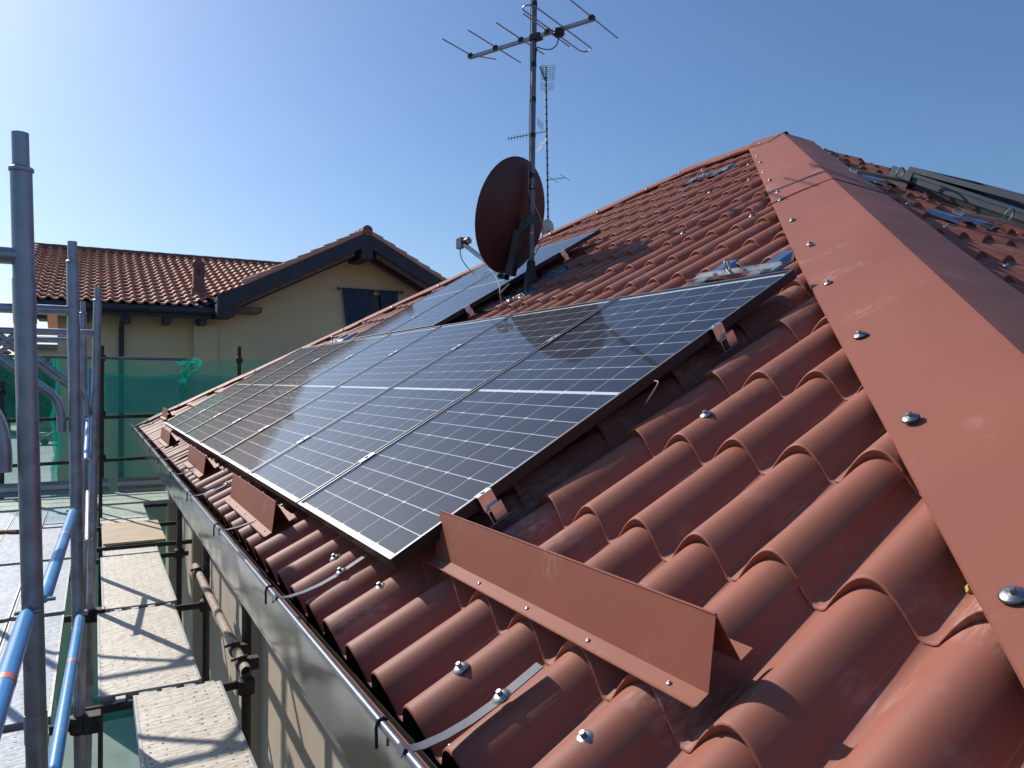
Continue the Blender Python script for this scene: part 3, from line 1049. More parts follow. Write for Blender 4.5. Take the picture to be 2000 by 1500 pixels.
# ------------------------------------------------------------------ roof anchors
def anchor(u, v, label, yaw=0.0, lft=0.0):
    t = thing('roof_anchor', A(u, v, -.09), label, 'roof anchor', 'steel eye anchors on the roof')
    b = -.082 + lft
    ax = (AU * math.cos(yaw) + AV * math.sin(yaw)).normalized()
    ay = (AV * math.cos(yaw) - AU * math.sin(yaw)).normalized()
    o = A(u, v, b)
    for du, ln in ((-.17, .10), (.18, .09)):
        s = MB()
        prof_ = [o + ax * (du - .06) + ay * -ln - AN * .02, o + ax * (du - .035) + ay * -ln + AN * .006, o + ax * (du + .035) + ay * -ln + AN * .006, o + ax * (du + .06) + ay * -ln - AN * .02]
        s.strip(prof_, ay * (2 * ln + .1), .002)
        part('side_strap', s, M['blue_steel'], t, True, 20)
    s = MB()
    s.strip([o - ax * .27 + ay * -.032 + AN * .022, o - ax * .27 + ay * -.032 + AN * .009, o - ax * .27 + ay * .032 + AN * .009, o - ax * .27 + ay * .032 + AN * .022], ax * .54, .003)
    part('rail_plate', s, M['alu'], t, False)
    s = MB()
    ring = [o + AN * .052 + (ax * math.cos(a) * .5 + AN * math.sin(a) + ay * .85 * math.cos(a)) * .024 for a in np.linspace(0, 2 * math.pi, 19)]
    s.tube(ring, .0062, 8, cap=False)
    s.lathe(o + AN * .01, AN, [(.013, 0), (.013, .006), (.007, .008), (.007, .024)], 10)
    part('eye_ring', s, M['steel'], t)
    for du in (-.09, .1):
        s = MB()
        s.lathe(o + ax * du + AN * .012, AN, [(.013, 0), (.013, .003), (.009, .003), (.009, .012), (0, .012)], 6)
        part('bolt', s, M['steel'], t)
    return t
anchor(.58, 2.03, 'steel eye anchor just above the nearest solar panel', .06)
anchor(3.42, 4.93, 'steel eye anchor high up under the ridge flashing', .03)
anchor(6.55, 1.93, 'steel eye anchor between the two panel rows at the far hip', .05, .02)
def anchorB(p, q, label):
    t = thing('roof_anchor', Bp(p, q, -.09), label, 'roof anchor', 'steel eye anchors on the roof')
    for dp, nm in ((-.42, 1), (-.12, 2)):
        s = MB()
        x0 = Bp(p + dp, q - .06, -.078)
        pr_ = []
        for k in range(7):
            a = math.pi * (k / 6)
            pr_.append(x0 + BX * (-.075 * math.cos(a)) + BN * (.024 * math.sin(a) - .012))
        s.strip(pr_, BQ * .2, .002)
        part('side_strap', s, M['blue_steel'], t, True, 40)
    s = MB()
    s.strip([Bp(p - .45, q - .03, -.035), Bp(p - .45, q - .03, -.052), Bp(p - .45, q + .03, -.052), Bp(p - .45, q + .03, -.035)], BX * .62, .003)
    part('rail_plate', s, M['alu'], t, False)
    s = MB()
    o = Bp(p, q, -.045)
    ring = [o + BN * .046 + (BX * math.cos(a) + BN * math.sin(a)) * .034 for a in np.linspace(0, 2 * math.pi, 21)]
    s.tube(ring, .0062, 8, cap=False)
    s.lathe(o - BN * .004, BN, [(.014, 0), (.014, .006), (.008, .01), (.008, .018)], 10)
    part('eye_ring', s, M['steel'], t)
anchorB(3.72, 1.05, 'steel eye anchor with blue grey plates in front of the roof window')
anchorB(4.02, 2.02, 'steel eye anchor at the upper corner of the roof window')

# ------------------------------------------------------------------ mast, antenna, dish
MX, MY, MZ = 2.304, 3.208, 1.215
mast = thing('antenna_mast', (MX, MY, MZ - .05), 'grey antenna mast with black tape bands on the tiled slope', 'mast')
lean = Vector((-.004, .002, 1))
def mpt(z): return Vector((MX, MY, z)) + Vector((.007, -.004, 0)) * (z - MZ)
s = MB(); s.tube([mpt(MZ - .06), mpt(2.02)], .0235, 16); s.tube([mpt(2.0), mpt(4.1)], .0205, 16)
part('pole', s, M['mast'], mast)
s = MB(); s.lathe(mpt(MZ - .07), (0, 0, 1), [(.066, 0), (.062, .05), (.052, .12), (.038, .2), (.034, .22), (.034, .26), (.026, .275)], 20)
part('boot', s, M['rubber'], mast)
for z in (1.97, 2.065, 2.38, 2.66, 2.93, 3.40, 3.72):
    part('tape_band', MB().tube([mpt(z), mpt(z + .035)], .0225 if z > 2 else .026, 14), M['tape'], mast)
for z in (1.63, 1.99):
    s = MB(); s.lathe(mpt(z) + FWD * -.024, FWD * -1, [(.01, 0), (.01, .008), (0, .008)], 8)
    part('bolt', s, M['steel'], mast)
s = MB(); pts = [mpt(4.1) + RIGHT * -.024]
for z in (3.7, 3.3, 2.9, 2.5, 2.2, 2.02): pts.append(mpt(z) + RIGHT * (-.027 + .004 * math.sin(z * 9)))
pts += [mpt(1.93) + RIGHT * -.02 - FWD * .03, mpt(1.82) + RIGHT * .03 - FWD * .05, mpt(1.68) + RIGHT * .085 - FWD * .04, mpt(1.56) + RIGHT * .075 - FWD * .03, mpt(1.45) + RIGHT * .02 - FWD * .03]
def smooth_path(p, n=6):
    out = []
    for i in range(len(p) - 1):
        a, b, c, d = p[max(i - 1, 0)], p[i], p[i + 1], p[min(i + 2, len(p) - 1)]
        for k in range(n):
            t = k / n
            out.append(.5 * ((2 * b) + (c - a) * t + (2 * a - 5 * b + 4 * c - d) * t * t + (3 * b - a - 3 * c + d) * t ** 3))
    out.append(p[-1])
    return out
part('cable', MB().tube(smooth_path(pts), .0045, 6), M['cable'], mast)

# crumpled flashing at the mast foot, following the waves
s = MB()
nu, nv = 44, 30
vv = []
for i in range(nu + 1):
    for j in range(nv + 1):
        u = 3.208 + (-.19 + .40 * i / nu)
        v = 2.60 + (-.30 + .62 * j / nv)
        wv_ = tprof(((u - .11 + .1) % .2) - .1)
        h = H0 + .018 + wv_ * .85 + .012 * math.sin(u * 71 + v * 23) * math.sin(v * 47 + u * 31) + random.uniform(-.004, .004)
        edge = min(i, nu - i, j, nv - j)
        vv.append(A(u + .012 * math.sin(v * 40) * (edge < 2), v + .012 * math.sin(u * 50) * (edge < 2), h + .008))
s.add(vv, [(i * (nv + 1) + j, (i + 1) * (nv + 1) + j, (i + 1) * (nv + 1) + j + 1, i * (nv + 1) + j + 1) for i in range(nu) for j in range(nv)])
part('foot_flashing', s, M['foil'], mast, True, 80)
s = MB()
for k in range(40):
    u, v = 3.44 + random.gauss(0, .06), 2.32 + random.gauss(0, .07)
    rr = random.uniform(.008, .024)
    s.lathe(A(u, v, H0 + tprof(((u - .11 + .1) % .2) - .1) + .012), AN + AU * random.uniform(-.5, .5), [(0, -rr * .4), (rr, -.2 * rr), (rr * .9, rr * .3), (0, rr * .6)], 7)
part('mortar_lump', s, M['mortar'], mast, True, 70)

# yagi on the mast
def pt(px, py, d): return cam_pt(px, py, d)
yz = pt(1043, 75, 5.9).z
e1, e2 = pt(917, 113, 6.255), pt(1160, 37, 5.58)
e1.z = e2.z = yz + .0
bd = (e2 - e1).normalized()
pd_ = Vector((-bd.y, bd.x, 0)).normalized()
if pd_.dot(RIGHT) < 0: pd_ = -pd_
yagi = thing('tv_antenna', mpt(yz), 'grey television antenna with long rods on top of the mast', 'antenna')
part('boom', MB().box((e1 + e2) / 2, bd * (e2 - e1).length / 2, pd_ * .0125, (0, 0, .0125)), M['antenna'], yagi, False)
Lb = (e2 - e1).length
for fr_t, hl, bend in ((.012, .36, .09), (.232, .36, 0), (.445, .335, 0), (.655, .335, 0), (.985, .42, 0)):
    c = e1 + bd * Lb * fr_t + Vector((0, 0, .017))
    s = MB(); s.tube([c - pd_ * hl, c + pd_ * .0, c + pd_ * hl * .98 + bd * bend * .0 + Vector((0, 0, bend))], .0052, 8)
    el = part('element', s, M['antenna'], yagi)
    s = MB(); s.box(c - Vector((0, 0, .008)), bd * .02, pd_ * .018, (0, 0, .016)); s.lathe(c + Vector((0, 0, .008)), (0, 0, 1), [(.008, 0), (.008, .012), (0, .012)], 8)
    part('element_clip', s, M['plastic'], el, False)
c = e1 + bd * Lb * .74
lp = []
hl = .40
for k in range(9):
    a = math.pi / 2 + math.pi * k / 8
    lp.append(c + pd_ * (-hl + .05 * math.cos(a)) + bd * (.05 * math.sin(a)))
for k in range(9):
    a = -math.pi / 2 + math.pi * k / 8
    lp.append(c + pd_ * (hl + .05 * math.cos(a)) + bd * (.05 * math.sin(a)))
lp.append(lp[0])
part('folded_dipole', MB().tube(lp, .0055, 8, cap=False), M['antenna'], yagi)
s = MB(); s.lathe(c - Vector((0, 0, .05)), (0, 0, 1), [(.03, 0), (.045, .012), (.045, .045), (.03, .058)], 14)
part('junction_box', s, M['plastic'], yagi)
s = MB(); s.box(mpt(yz) + bd * .02, bd * .045, pd_ * .03, (0, 0, .022)); s.tube([mpt(yz) - bd * .09 - pd_ * .012, mpt(yz) + bd * .03 - pd_ * .012], .006, 8)
s.tube([mpt(yz) - bd * .09 + pd_ * .012, mpt(yz) + bd * .03 + pd_ * .012], .006, 8)
part('mast_clamp', s, M['plastic'], yagi, True, 30)
cb = smooth_path([c - Vector((0, 0, .05)), c - Vector((0, 0, .11)) - bd * .02, c - Vector((0, 0, .13)) - bd * .08, mpt(yz - .10) + bd * .07, mpt(yz - .085) + bd * .03, mpt(yz - .2) + RIGHT * .01 - FWD * .022])
part('cable', MB().tube(cb, .0045, 6), M['plastic'], yagi)

# satellite dish, seen from behind
DZ = 1.80
dc = pt(999, 422, 5.98)
da = Vector((math.sin(R(-24)) * math.cos(R(14)), math.cos(R(-24)) * math.cos(R(14)), math.sin(R(14))))
dr = da.cross(Vector((0, 0, 1))).normalized()
du_ = dr.cross(da).normalized()
dish = thing('satellite_dish', dc - du_ * .45, 'dark red satellite dish seen from behind, clamped to the mast', 'satellite dish')
s = MB()
rings, seg = 12, 48
SA, SB, DEP = .425, .452, .085
def dpt(r, a, back):
    z = DEP * (r * r - 1)
    return dc + dr * (SA * r * math.cos(a)) + du_ * (SB * r * math.sin(a)) + da * (z - back)
vv, ff = [], []
for back in (0.0, .004):
    for i in range(rings + 1):
        for k in range(seg):
            vv.append(dpt(i / rings + (.0001 if i == 0 else 0), 2 * math.pi * k / seg, back))
nR = (rings + 1) * seg
for b in (0, 1):
    for i in range(rings):
        for k in range(seg):
            k2 = (k + 1) % seg
            ff.append(tuple(b * nR + q for q in (i * seg + k, i * seg + k2, (i + 1) * seg + k2, (i + 1) * seg + k)))
for k in range(seg):
    k2 = (k + 1) % seg
    ff.append((rings * seg + k, rings * seg + k2, nR + rings * seg + k2, nR + rings * seg + k))
s.add(vv, ff)
refl = part('reflector', s, M['dish'], dish, True, 50)
part('edge_roll', MB().tube([dpt(1.0, 2 * math.pi * k / 48, 0) for k in range(49)], .006, 6, cap=False), M['dish'], refl)
mb_ = mpt(1.74)
s = MB()
back_c = dc - da * (DEP + .03) - du_ * .10
s.strip([back_c - dr * .045 + da * .03, back_c - dr * .03 - da * .02, back_c + dr * .03 - da * .02, back_c + dr * .045 + da * .03], -du_ * .36, .003)
part('back_bracket', s, M['bracket'], dish, True, 20)
s = MB()
s.box((back_c + mb_) / 2 + Vector((0, 0, .0)), (mb_ - back_c) / 2, Vector((0, 0, .042)), (mb_ - back_c).cross(Vector((0, 0, 1))).normalized() * .03)
s.box(mb_, RIGHT * .045, FWD * .03, (0, 0, .035))
s.tube([mb_ + RIGHT * -.06 - FWD * .015 + Vector((0, 0, .01)), mb_ + RIGHT * .085 - FWD * .015 + Vector((0, 0, .01))], .005, 8)
part('mast_bracket', s, M['bracket'], dish, False)
bot = dc - du_ * .46 - da * .02
lnbp = pt(903, 475, 6.35)
s = MB()
ad = (lnbp - bot).normalized()
s.box((bot + lnbp) / 2, ad * ((lnbp - bot).length / 2), du_.cross(ad).normalized() * .0125, ad.cross(du_.cross(ad)).normalized() * .016)
part('arm', s, M['antenna'], dish, False)
s = MB()
s.box(bot + da * -.02 - du_ * .02, dr * .03, da * .035, du_ * .02)
s.lathe(bot - dr * .045 - du_ * .02, dr, [(.012, 0), (.012, .09)], 8)
part('arm_clamp', s, M['plastic'], dish, False)
look = (dc - du_ * .05 - lnbp).normalized()
s = MB()
s.lathe(lnbp + look * .0, look, [(.018, 0), (.018, .03), (.03, .045), (.03, .075)], 16)
lb = part('lnb', s, M['plastic'], dish)
s = MB(); s.lathe(lnbp + look * .075, look, [(.0305, 0), (.0305, .008), (.026, .012), (0, .013)], 16)
part('feed_cap', s, M['lnb'], lb)
s = MB(); s.box(lnbp - look * .02 + Vector((0, 0, .005)), look * .03, look.cross(Vector((0, 0, 1))).normalized() * .026, (0, 0, .042))
part('lnb_box', s, M['grey_plastic'], lb, False)
s = MB()
q0 = lnbp - look * .03 - Vector((0, 0, .04))
q9 = roof_px(979, 600, -.10)
s.tube(smooth_path([q0, q0 - Vector((0, 0, .09)) + (bot - q0) * .08, q0.lerp(bot, .45) - Vector((0, 0, .14)), pt(955, 527, 5.95), pt(968, 540, 5.75), pt(976, 558, 5.5), pt(976, 573, 5.2), q9 + Vector((0, 0, .04)), q9]), .0048, 6)
part('cable', s, M['cable'], dish)
for k, (pts_, lab) in enumerate((
    ([roof_px(979, 600, -.095), roof_px(960, 605, -.09), roof_px(935, 609, -.085), roof_px(912, 613, -.07), roof_px(890, 622, -.06)], 'thin black cable running over the tiles to the upper panels'),
    ([pt(976, 574, 5.2), pt(985, 564, 5.25), pt(994, 555, 5.3)], 'stiff grey cable end rising beside the mast foot'))):
    solo('cable', MB().tube(smooth_path(pts_), .0055, 7), M['plastic' if k == 0 else 'cable'], pts_[0], lab, 'cable')
solo('cable', MB().tube(smooth_path([A(-.05, .90, -.055), A(-.075, .92, -.03), A(-.07, .96, -.015), A(-.03, .98, -.02)]), .0022, 6), M['cable'], A(-.05, .9, -.06), 'short thin pale wire loop under the edge of the nearest panel', 'cable')

# ------------------------------------------------------------------ scaffold
SC = 'scaffold frames of the walkway'
DZK = -1.15                     # deck level
def scaffold_frame(x, y, lean_, label, knee=True, depth=1.05):
    t = thing('scaffold_portal', (x, y, GZ), label, 'scaffold', SC)
    def P(z): return Vector((x - lean_ * (z - .47) , y, z))
    s = MB()
    s.tube([P(GZ), P(1.03)], .0262, 18)
    s.lathe(P(1.025), (0, 0, 1), [(.0262, 0), (.030, .004), (.030, .012), (.024, .016)], 18)
    st = part('standard', s, M['galv'], t)
    part('spigot', MB().tube([P(1.03), P(1.132)], .0205, 16), M['galv'], st)
    for z0, z1 in ((.62, .74), (-.52, -.44), (-.80, -.72)):
        part('socket', MB().tube([P(z0), P(z1)], .0278, 18), M['galv'], st)
    s = MB(); s.tube([(x - depth, y, GZ), (x - depth, y, 1.03)], .0262, 14)
    part('standard', s, M['galv'], t)
    tz = .80
    s = MB(); s.tube([P(tz), (x - depth, y, tz)], .0235, 14)
    part('transom', s, M['galv'], t)
    s = MB()
    xx = x - .052
    path = [Vector((x - .62, y, tz)), Vector((x - .40, y, .655)), Vector((x - .24, y, .52)), Vector((x - .125, y, .43)), Vector((x - .08, y, .385)), Vector((xx - .008, y, .335)), Vector((xx, y, .27)), Vector((xx, y, .22))]
    s.tube(smooth_path(path, 4), .0205, 14)
    part('knee_brace', s, M['galv'], t)
    s = MB()
    path = [Vector((2 * x - depth - q.x, q.y, q.z)) for q in path]
    s.tube(smooth_path(path, 4), .0205, 12)
    part('knee_brace', s, M['galv'], t)
    s = MB(); s.tube([(x + .02, y, DZK - .045), (x - depth, y, DZK - .045)], .0235, 12)
    part('deck_transom', s, M['rusty'], t)
    return t, P
frames = []
px_pos = [(52, 2.04, .025), (145, 3.62, .0155), (187, 5.33, -.0165), (163, 6.35, .008)]
labs = ['nearest scaffold frame with thick grey pole at the left edge of the view',
        'second scaffold frame, its pole carrying two blue rails',
        'third scaffold frame, its pole just right of a thinner one',
        'fourth scaffold frame, with the shortest looking pole top']
FP = []
for (px, d, ln), lb_ in zip(px_pos, labs):
    P0 = cam_pt(px, 743, d)
    t, P = scaffold_frame(P0.x, P0.y, ln, lb_)
    FP.append((P0.x, P0.y, P))
FP0 = (-.83, -1.55, lambda z: Vector((-.83, -1.55, z)))

def rail(a, b, r, mt, label, bands=(), grp='blue guard rails of the scaffold', flat=True):
    a, b = Vector(a), Vector(b)
    t = thing('guard_rail', a.lerp(b, .5), label, 'guard rail', grp)
    d = (b - a).normalized()
    s = MB()
    s.tube([a, a + d * .03, a + d * .07, b - d * .07, b - d * .03, b], [r * .55, r * .8, r, r, r * .8, r * .55], 14)
    part('tube', s, mt, t)
    for k in bands:
        c_ = a.lerp(b, k)
        part('red_band', MB().tube([c_ - d * .016, c_ + d * .016], r + .0006, 14), M['red_band'], t)
    for e in (a, b):
        s = MB(); s.tube([e - Vector((.03, 0, 0)), e + Vector((.03, 0, 0))], .006, 8)
        part('pin', s, M['steel'], t)
    return t
off = Vector((-.010, -.028, 0))
zu, zl = -.155, -.655
P1u, P2u, P3u, P0u = FP[0][2](zu) + off, FP[1][2](zu) + off, FP[2][2](zu) + off, FP0[2](zu)
rail(P1u, P0u + Vector((-.02, .03, 0)), .0205, M['blue'], 'nearest blue guard rail running from the thick pole towards the viewer', (.27,))
rail(P2u, FP[0][2](zu) + Vector((.022, .04, .012)), .0205, M['blue'], 'blue guard rail between the nearest two scaffold poles, at hand height', (.42,))
P1l, P2l = FP[0][2](zl) + Vector((.03, 0, 0)), FP[1][2](zl) + Vector((.012, -.03, 0))
rail(P2l, P1l, .0205, M['blue'], 'lower blue guard rail between the nearest two scaffold poles, at knee height', (.41,))
rail(FP[2][2](.02) + Vector((-.05, -.06, -.10)), FP[3][2](.02) + Vector((.03, -.06, .13)), .018, M['blue'], 'short blue brace between the two far scaffold poles', ())
rail(FP[2][2](-.6) + Vector((-.03, -.06, -.05)), FP[3][2](-.45) + Vector((.03, -.06, .0)), .018, M['white_tube'], 'short whitish brace between the two far scaffold poles', ())
# vertical blue rails of the far return seen past the third pole
for k, (px, d) in enumerate(((176, 9.4), (196.5, 8.9))):
    b0 = cam_pt(px, 900, d)
    s = MB(); s.tube([(b0.x, b0.y, GZ), (b0.x, b0.y, .62)], .021, 12)
    solo('scaffold_pole', s, M['blue'] if k == 0 else M['rusty'], (b0.x, b0.y, GZ), ['upright blue pole behind the third scaffold pole', 'upright dark rusty pole right of the third scaffold pole'][k], 'scaffold pole', 'upright poles at the far end')
# coupler at the second pole, at deck height
def coupler(p, label, sx=.045):
    s = MB()
    s.lathe(p - Vector((0, 0, .045)), (0, 0, 1), [(.031, 0), (.042, .006), (.042, .084), (.031, .09)], 14)
    s.box(p + Vector((.055, -.005, 0)), (.035, 0, 0), (0, .04, 0), (0, 0, .042))
    s.tube([p + Vector((.03, -.05, .02)), p + Vector((.03, .05, .02))], .009, 8)
    s.tube([p + Vector((.075, -.05, -.01)), p + Vector((.075, .05, -.01))], .009, 8)
    solo('coupler', s, M['rusty'], p, label, 'coupler', 'rusty couplers on the scaffold', True, 40)
coupler(FP[1][2](DZK - .04), 'rusty coupler on the second pole at deck height')
coupler(FP[2][2](DZK - .04), 'rusty coupler on the third pole at deck height')
coupler(FP[0][2](DZK - .04), 'rusty coupler on the nearest pole at deck height')

# inner bracket tubes under the planks
def bar(y, x0, x1, label, r=.0235, z=None, tilt=0.0):
    z = DZK - .05 if z is None else z
    s = MB(); s.tube([(x0, y, z), (x1, y + tilt, z)], r, 12)
    solo('bracket_tube', s, M['rusty'], (x0, y, z), label, 'tube', 'dark tubes carrying the planks')
bar(2.46, -.76, .02, 'dark tube under the joint of the nearest two inner planks')
bar(4.13, -.68, .10, 'dark tube under the second inner plank joint')
bar(6.02, -.76, .12, 'dark tube just before the plywood board')
bar(6.32, -.78, .18, 'upper dark tube under the front of the plywood board', .022, DZK + .0)
bar(7.75, -.78, .18, 'dark tube beyond the plywood board')
bar(9.25, -1.9, .18, 'dark tube at the far end of the walkway')

def plank(x0, x1, y0, y1, mt, label, z=DZK, grp='steel planks of the inner walkway', hooks=True, h=.05):
    t = thing('scaffold_plank', ((x0 + x1) / 2, (y0 + y1) / 2, z - h), label, 'plank', grp)
    s = MB()
    e = .012
    s.bx(x0 + e, x1 - e, y0, y1, z - .006, z)
    part('tread', s, mt, t, False)
    for xx in (x0, x1 - e):
        part('edge_rail', MB().bx(xx, xx + e, y0 + .002, y1 - .002, z - h, z + .003), M['deck_edge'], t, False)
    part('end_lip', MB().bx(x0 + e, x1 - e, y0 + .001, y0 + .007, z - h, z - .006), M['deck_edge'], t, False)
    if hooks:
        for y, sgn in ((y0, -1), (y1, 1)):
            for k in range(4):
                xh = x0 + (x1 - x0) * (.16 + .22 * k)
                s = MB(); s.strip([(xh, y, z - .012), (xh, y + sgn * .022, z - .006), (xh, y + sgn * .045, z - .012), (xh, y + sgn * .05, z - .045)], (.045, 0, 0), .004)
                part('hook', s, M['deck_edge'], t, True, 50)
    return t
plank(-.505, -.085, .62, 2.40, M['deck_in'], 'nearest inner plank, offset towards the wall', DZK + .012)
plank(-.66, -.17, 2.50, 4.07, M['deck_in'], 'second inner plank, thickly splashed with mortar')
plank(-.63, -.145, 4.17, 5.95, M['deck_in'], 'third inner plank, before the plywood board')
plank(-.61, -.14, 6.05, 7.70, M['deck_in'], 'inner plank partly under the plywood board', DZK - .008)
plank(-.62, -.12, 7.80, 9.2, M['deck_in'], 'farthest inner plank before the toe boards')
solo('plywood_board', MB().box((-.33, 6.93, DZK + .036), (.275, 0, 0), (0, .58, 0), (0, 0, .011)), M['plywood'], (-.33, 6.93, DZK), 'pale plywood board lying on the inner planks', 'board', None, False)
oy = [-.9, FP[0][1], FP[1][1], FP[2][1], 6.05, 7.8, 9.3]
nm = ['first', 'second', 'third', 'fourth', 'fifth', 'sixth']
for k in range(6):
    for j in range(3):
        x1 = -.86 - j * .325
        seen = False
        for xx in (x1, x1 - .315):
            for yy in (oy[k] + .05, oy[k + 1] - .05):
                d_ = Vector((xx, yy, DZK)) - CAM
                zz = d_.dot(FWD)
                if zz > .1 and 0 < 1000 + 1473 * d_.dot(RIGHT) / zz < 2000 and 750 + 1473 * d_.dot(DOWN) / zz < 1500: seen = True
        if not seen: continue
        plank(x1 - .315, x1, oy[k] + .05, oy[k + 1] - .05, M['deck_out'], 'pale steel plank of the outer walkway, %s bay, %s from the poles' % (nm[k], ('nearest', 'second', 'third')[j]), DZK - .004 * j, 'steel planks of the outer walkway', False)

# return walkway and far end
for j in range(3):
    y0 = 9.35 + j * .36
    t = thing('scaffold_plank', (-.8, y0 + .17, DZK), 'far return walkway plank across the end, %s one' % ('nearest', 'middle', 'farthest')[j], 'plank', 'planks of the far return walkway')
    part('tread', MB().bx(-2.4, 2.6, y0, y0 + .345, DZK - .05, DZK + .002 * j), M['deck_in'], t, False)
for (x0, x1, lb_) in ((-2.0, -.47, 'left'), (-.42, .62, 'middle'), (.68, 2.4, 'right')):
    t = thing('toe_board', ((x0 + x1) / 2, 10.5, DZK), '%s ribbed grey toe board at the far end of the walkway' % lb_, 'toe board', 'toe boards at the far end')
    s = MB(); s.strip([(x0, 10.50, DZK + .01), (x0, 10.49, DZK + .03), (x0, 10.51, DZK + .06), (x0, 10.49, DZK + .09), (x0, 10.49, DZK + .14), (x0, 10.51, DZK + .17), (x0, 10.49, DZK + .20)], (x1 - x0, 0, 0), .003)
    part('board', s, M['toe'], t, True, 15)
    for xx in (x0 + .02, x1 - .02):
        part('end_fitting', MB().bx(xx - .012, xx + .012, 10.478, 10.488, DZK + .01, DZK + .2), M['deck_edge'], t, False)
YN = 10.72
posts = []
for k, (px, top_z) in enumerate(((4, .45), (199, .98), (467, 1.02))):
    dd = (YN - CAM.y) / (FWD.y + RIGHT.y * (px - 1000) / 1473.0)
    b0 = cam_pt(px, 743, dd)
    posts.append(b0.x)
    s = MB(); s.tube([(b0.x, YN, GZ), (b0.x, YN, top_z)], .03, 12)
    for z in (-.02, -.66, .80 if top_z > .6 else .3):
        s.lathe((b0.x, YN, z - .05), (0, 0, 1), [(.03, 0), (.048, .01), (.048, .09), (.03, .1)], 10)
        s.tube([(b0.x + .05, YN - .06, z), (b0.x + .05, YN + .03, z)], .01, 6)
    solo('scaffold_pole', s, M['rusty'], (b0.x, YN, GZ), ['rusty net pole at the very left edge', 'rusty net pole beside the third scaffold frame', 'rusty net pole standing up behind the solar panels', 'rusty net pole hidden behind the panel field'][k], 'scaffold pole', 'upright poles at the far end')
for z, lb_ in ((-.03, 'upper'), (-.66, 'lower')):
    s = MB(); s.tube([(posts[0] - .6, YN - .05, z - .08), (2.9, YN - .05, z + .03)], .026, 12)
    solo('net_rail', s, M['rusty'], (posts[0], YN - .05, z), '%s dark rail across the green net' % lb_, 'rail', 'dark rails across the net')
s = MB(); s.tube([(posts[0] - .6, YN - .03, .80), (posts[1] + 1.15, YN - .03, .80)], .023, 12)
solo('net_rail', s, M['mast'], (posts[0], YN - .03, .8), 'grey top rail holding the green net', 'rail', 'dark rails across the net')
# netting
def net_sheet(x0, x1, z0, z1, y, amp, nx, nz, seed, mt, name, label, sag=0.0):
    r = np.random.default_rng(seed)
    ph = r.uniform(0, 6, 8)
    vv, ff = [], []
    for i in range(nx + 1):
        for j in range(nz + 1):
            x = x0 + (x1 - x0) * i / nx
            z = z0 + (z1 - z0) * j / nz
            if j == nz: z += .02 * math.sin(x * 5 + ph[0]) - sag * math.sin(math.pi * i / nx)
            d = amp * (math.sin(x * 3.1 + ph[1] + z * .6) + .6 * math.sin(x * 7.7 + ph[2] - z * 1.3) + .5 * math.sin(z * 4.3 + ph[3] + x * 1.1) + .4 * math.sin(x * 17 + z * 9 + ph[4]))
            vv.append((x, y + d, z))
    ff = [(i * (nz + 1) + j, (i + 1) * (nz + 1) + j, (i + 1) * (nz + 1) + j + 1, i * (nz + 1) + j + 1) for i in range(nx) for j in range(nz)]
    return solo(name, MB().add(vv, ff), mt, ((x0 + x1) / 2, y, z0), label, 'netting', 'green scaffold nets', True, 180)
net_sheet(posts[0] - .5, 3.6, GZ + .2, .83, YN + .14, .02, 120, 60, 3, M['net'], 'safety_net', 'large green safety net across the far end of the scaffold', .03)
net_sheet(posts[1] + .03, 3.6, -.02, .56, YN + .22, .012, 90, 12, 5, M['net_dense'], 'safety_net', 'second darker layer of green net behind the upper rail')
# twisted strips of net
def net_twist(x, z0, z1, label, w=.05, y=YN + .05):
    vv = []
    n = 24
    for i in range(n + 1):
        z = z1 + (z0 - z1) * i / n
        ww = w * (.5 + .5 * math.sin(i * .9) ** 2)
        cx = x + .02 * math.sin(i * .6)
        for k in range(7):
            a = k / 6
            vv.append((cx - ww + 2 * ww * a, y + .03 * math.sin(a * 9 + i * .4), z))
    ff = [(i * 7 + k, i * 7 + k + 1, (i + 1) * 7 + k + 1, (i + 1) * 7 + k) for i in range(n) for k in range(6)]
    solo('net_strip', MB().add(vv, ff), M['net2'], (x, y, z0), label, 'netting', None, True, 180)
def net_x(px):
    dd = (YN - CAM.y) / (FWD.y + RIGHT.y * (px - 1000) / 1473.0)
    return cam_pt(px, 743, dd).x
net_twist(net_x(108), -1.6, .78, 'bright gathered fold of green net hanging at the left', .06)
def net_ribbon(px_pts, w0, label, y=YN + .03):
    pts = [Vector((net_x(a), y + .02 * math.sin(a), .466 - (b - 743) / 1473.0 * 11.0)) for a, b in px_pts]
    pts = smooth_path(pts, 6)
    vv = []
    for i_, p_ in enumerate(pts):
        t_ = (pts[min(i_ + 1, len(pts) - 1)] - pts[max(i_ - 1, 0)]).normalized()
        sd_ = t_.cross(Vector((0, 1, 0))).normalized()
        ww = w0 * (.45 + .55 * abs(math.sin(i_ * .55)))
        for k in range(5):
            a = -1 + k * .5
            vv.append(p_ + sd_ * ww * a + Vector((0, .025 * math.sin(k * 2.3 + i_ * .7), 0)))
    ff = [(i_ * 5 + k, i_ * 5 + k + 1, (i_ + 1) * 5 + k + 1, (i_ + 1) * 5 + k) for i_ in range(len(pts) - 1) for k in range(4)]
    solo('net_strip', MB().add(vv, ff), M['net2'], pts[-1], label, 'netting', None, True, 180)
net_ribbon([(345, 702), (368, 704), (387, 700), (386, 716), (368, 726), (357, 730)], .05, 'bunched green net knot hooked over the top edge')
net_ribbon([(372, 704), (361, 722), (357, 735), (359, 755), (356, 775), (357, 792)], .055, 'bright green strip of net hanging below the knot')

